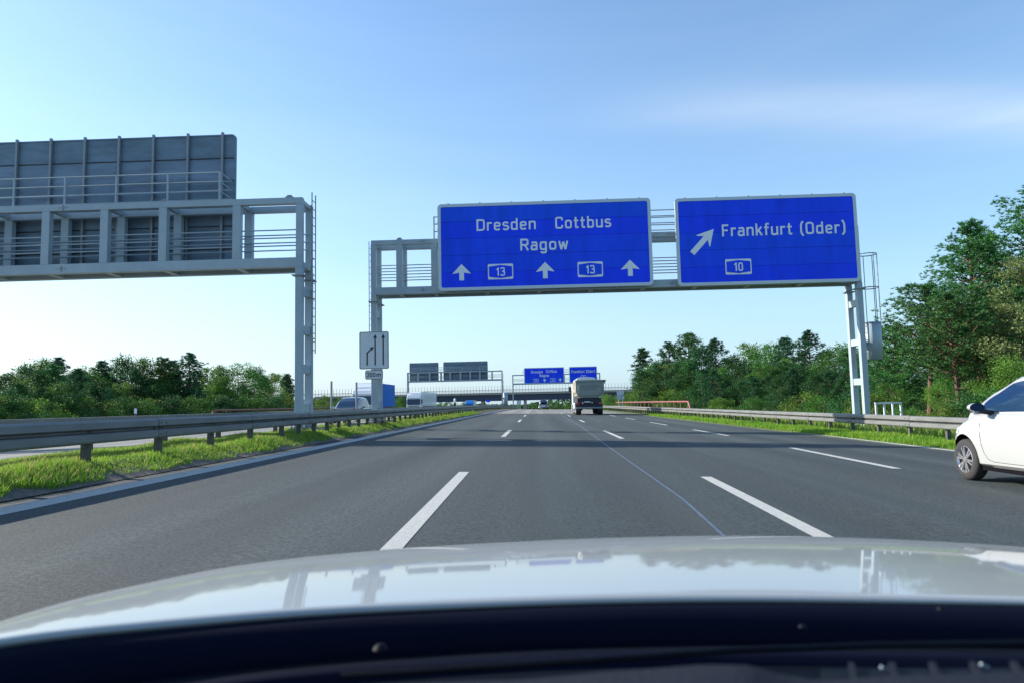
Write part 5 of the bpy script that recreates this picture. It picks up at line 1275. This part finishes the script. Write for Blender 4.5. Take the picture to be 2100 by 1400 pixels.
# far greenery round and beyond the bridge
FG = 'distant trees around the far bridge'
def where(px):
    for lim, t in ((650, 'leftmost on the bank left of the bridge'), (680, 'on the bank beside the two thin poles'), (750, 'on the bank behind the oncoming van'), (810, 'left of the white box truck'), (830, 'right behind the white box truck'),
                   (910, 'under the bridge right of the white truck'), (925, 'under the bridge left of the dark post'), (940, 'under the bridge at the dark post'), (990, 'under the bridge left of the small truck'), (1015, 'under the bridge at the blue sign'), (1050, 'under the bridge at the far cabinet'),
                   (1110, 'under the bridge right of its pier'), (1125, 'under the bridge behind the far grey car'), (1140, 'under the bridge right of the far grey car'), (1155, 'under the bridge midway from car to tipper'), (1170, 'under the bridge left of the tipper'), (1200, 'hidden beside the tipper cab'),
                   (1230, 'first right of the tipper truck'), (1245, 'second right of the tipper truck'), (1258, 'third right of the tipper truck'), (1270, 'behind the grey sign board'), (9999, 'just right of the grey sign board')):
        if px < lim: return t
for i, (px, py, y) in enumerate(((640, 812, 285), (665, 806, 280), (700, 812, 270), (820, 812, 270), (800, 806, 275), (905, 822, 420), (918, 820, 430), (935, 823, 440), (952, 822, 430), (1145, 823, 560), (1162, 824, 600), (1132, 824, 560), (1178, 823, 560), (1250, 808, 260), (1262, 812, 240), (1240, 812, 280), (1225, 810, 300), (1282, 808, 230), (1100, 826, 620), (1118, 826, 620), (1000, 826, 520), (1030, 825, 520))):
    kd = ('leafA', 'leafL', 'leafC')[i % 3]; tree_px(kd, px, py, y, ('mid green', 'light green', 'wide')[i % 3] + ' distant tree, ' + where(px), group=FG)
# woods and fields to the horizon, seen only as one green mass
rs = np.random.RandomState(3); P_ = []
for _ in range(26000):
    a = rs.uniform(-1.15, 1.15); d_ = rs.uniform(620, 760)
    P_.append((math.sin(a) * d_, math.cos(a) * d_, -4.6 + rs.uniform(0, 1) ** 1.3 * (6.6 + 1.8 * math.sin(a * 23) + 1.2 * math.sin(a * 61))))
V, Fc = leaf_quads(np.array(P_), 3.2, rs); o = bpy.data.objects.new('far_wood', np_mesh('far_wood', V, Fc, 'leaf_dark')); COL.objects.link(o); tag(o, 'far dark green wood along the horizon', 'wood', kind='stuff')
# ------------------------------------------------------------------ grass
def grass(name, label, n, sampler, m, hmin, hmax, wd, seed):
    rs = np.random.RandomState(seed); X, Yv, dens = sampler(rs, n); n = len(X)
    Z = np.array([ground_z(x, y) for x, y in zip(X, Yv)]) - .01
    h = rs.uniform(hmin, hmax, n) * (.55 + .75 * (np.sin(X * 3.1 + Yv * 1.7) * .5 + .5) * (np.sin(Yv * .9) * .3 + .7)) ; a = rs.uniform(0, 6.28, n); le = rs.uniform(.15, .75, n) * h; w_ = wd * rs.uniform(.6, 1.3, n) * (1 + Yv / 22.0)
    ux, uy = np.cos(a), np.sin(a); b_ = rs.uniform(0, 6.28, n)
    A = np.stack([X - ux * w_, Yv - uy * w_, Z], 1); B = np.stack([X + ux * w_, Yv + uy * w_, Z], 1)
    mx_ = X + np.cos(b_) * le * .35; my_ = Yv + np.sin(b_) * le * .35
    Cc = np.stack([mx_ + ux * w_ * .7, my_ + uy * w_ * .7, Z + h * .6], 1); D = np.stack([mx_ - ux * w_ * .7, my_ - uy * w_ * .7, Z + h * .6], 1)
    T = np.stack([X + np.cos(b_) * le, Yv + np.sin(b_) * le, Z + h], 1)
    V = np.stack([A, B, Cc, D, T], 1).reshape(-1, 3); i0 = np.arange(n) * 5
    Fc = np.concatenate([np.stack([i0, i0 + 1, i0 + 2], 1), np.stack([i0, i0 + 2, i0 + 3], 1), np.stack([i0 + 3, i0 + 2, i0 + 4], 1)])
    o = bpy.data.objects.new(name, np_mesh(name, V, Fc, m)); COL.objects.link(o); tag(o, label, 'grass', kind='stuff'); return o
def samp(x0, x1, y0, y1, pw=2.0, edge=None):
    def f(rs, n):
        u = rs.uniform(0, 1, n); Y = y0 + (y1 - y0) * u ** pw; X = rs.uniform(x0, x1, n)
        cl = np.sin(X * 2.3 + 1.1 * np.sin(Y * .8)) * np.sin(Y * 1.3 + X) ; k = rs.uniform(-1.3, 1, n) < cl + .95
        
        if edge is not None: k &= X < edge + .07 * np.sin(Y * 2.9) + .05 * np.sin(Y * 7.3 + 1)
        return X[k], Y[k], None
    return f
grass('grass', 'bright green grass of the strip between left edge line and guard rail', 260000, samp(-8.7, -6.0, 4.5, 74, 1.9, -6.04), 'grass', .035, .125, .0045, 1)
grass('grass', 'dry straw coloured grass blades in the left strip', 24000, samp(-8.6, -5.98, 5, 60, 1.8, -6.08), 'grass_dry', .04, .17, .004, 2)
grass('grass', 'green grass verge between right edge line and guard rail', 110000, samp(9.85, 12.6, 9, 64, 1.6), 'grass', .06, .22, .006, 3)
grass('grass', 'tall rough grass behind the right guard rail', 50000, samp(12.0, 24, 12, 90, 1.4), 'grass', .2, .65, .012, 4)
grass('grass', 'dry tall grass stalks behind the right guard rail', 9000, samp(11.7, 20, 14, 80, 1.4), 'grass_dry', .3, .9, .008, 5)
grass('grass', 'grass beyond the opposite carriageway', 30000, samp(-42, -27, 25, 120, 1.3), 'grass', .2, .5, .02, 6)

# air vent slats along the dashboard's far edge, lower right
b = MB(); q0 = at(1700, 1376, .53); b.box((q0.x, .515, q0.z - .012), (q0.x + .26, .545, q0.z - .004)); b.build('air_vent', 'cowl', oc, oo)
for k in range(9):
    b = MB(); x = q0.x + .012 + k * .029; b.bar((x, .515, q0.z - .003), (x + .010, .545, q0.z - .001), .004, .004); b.build('vent_slat', 'dash', oc, oo)
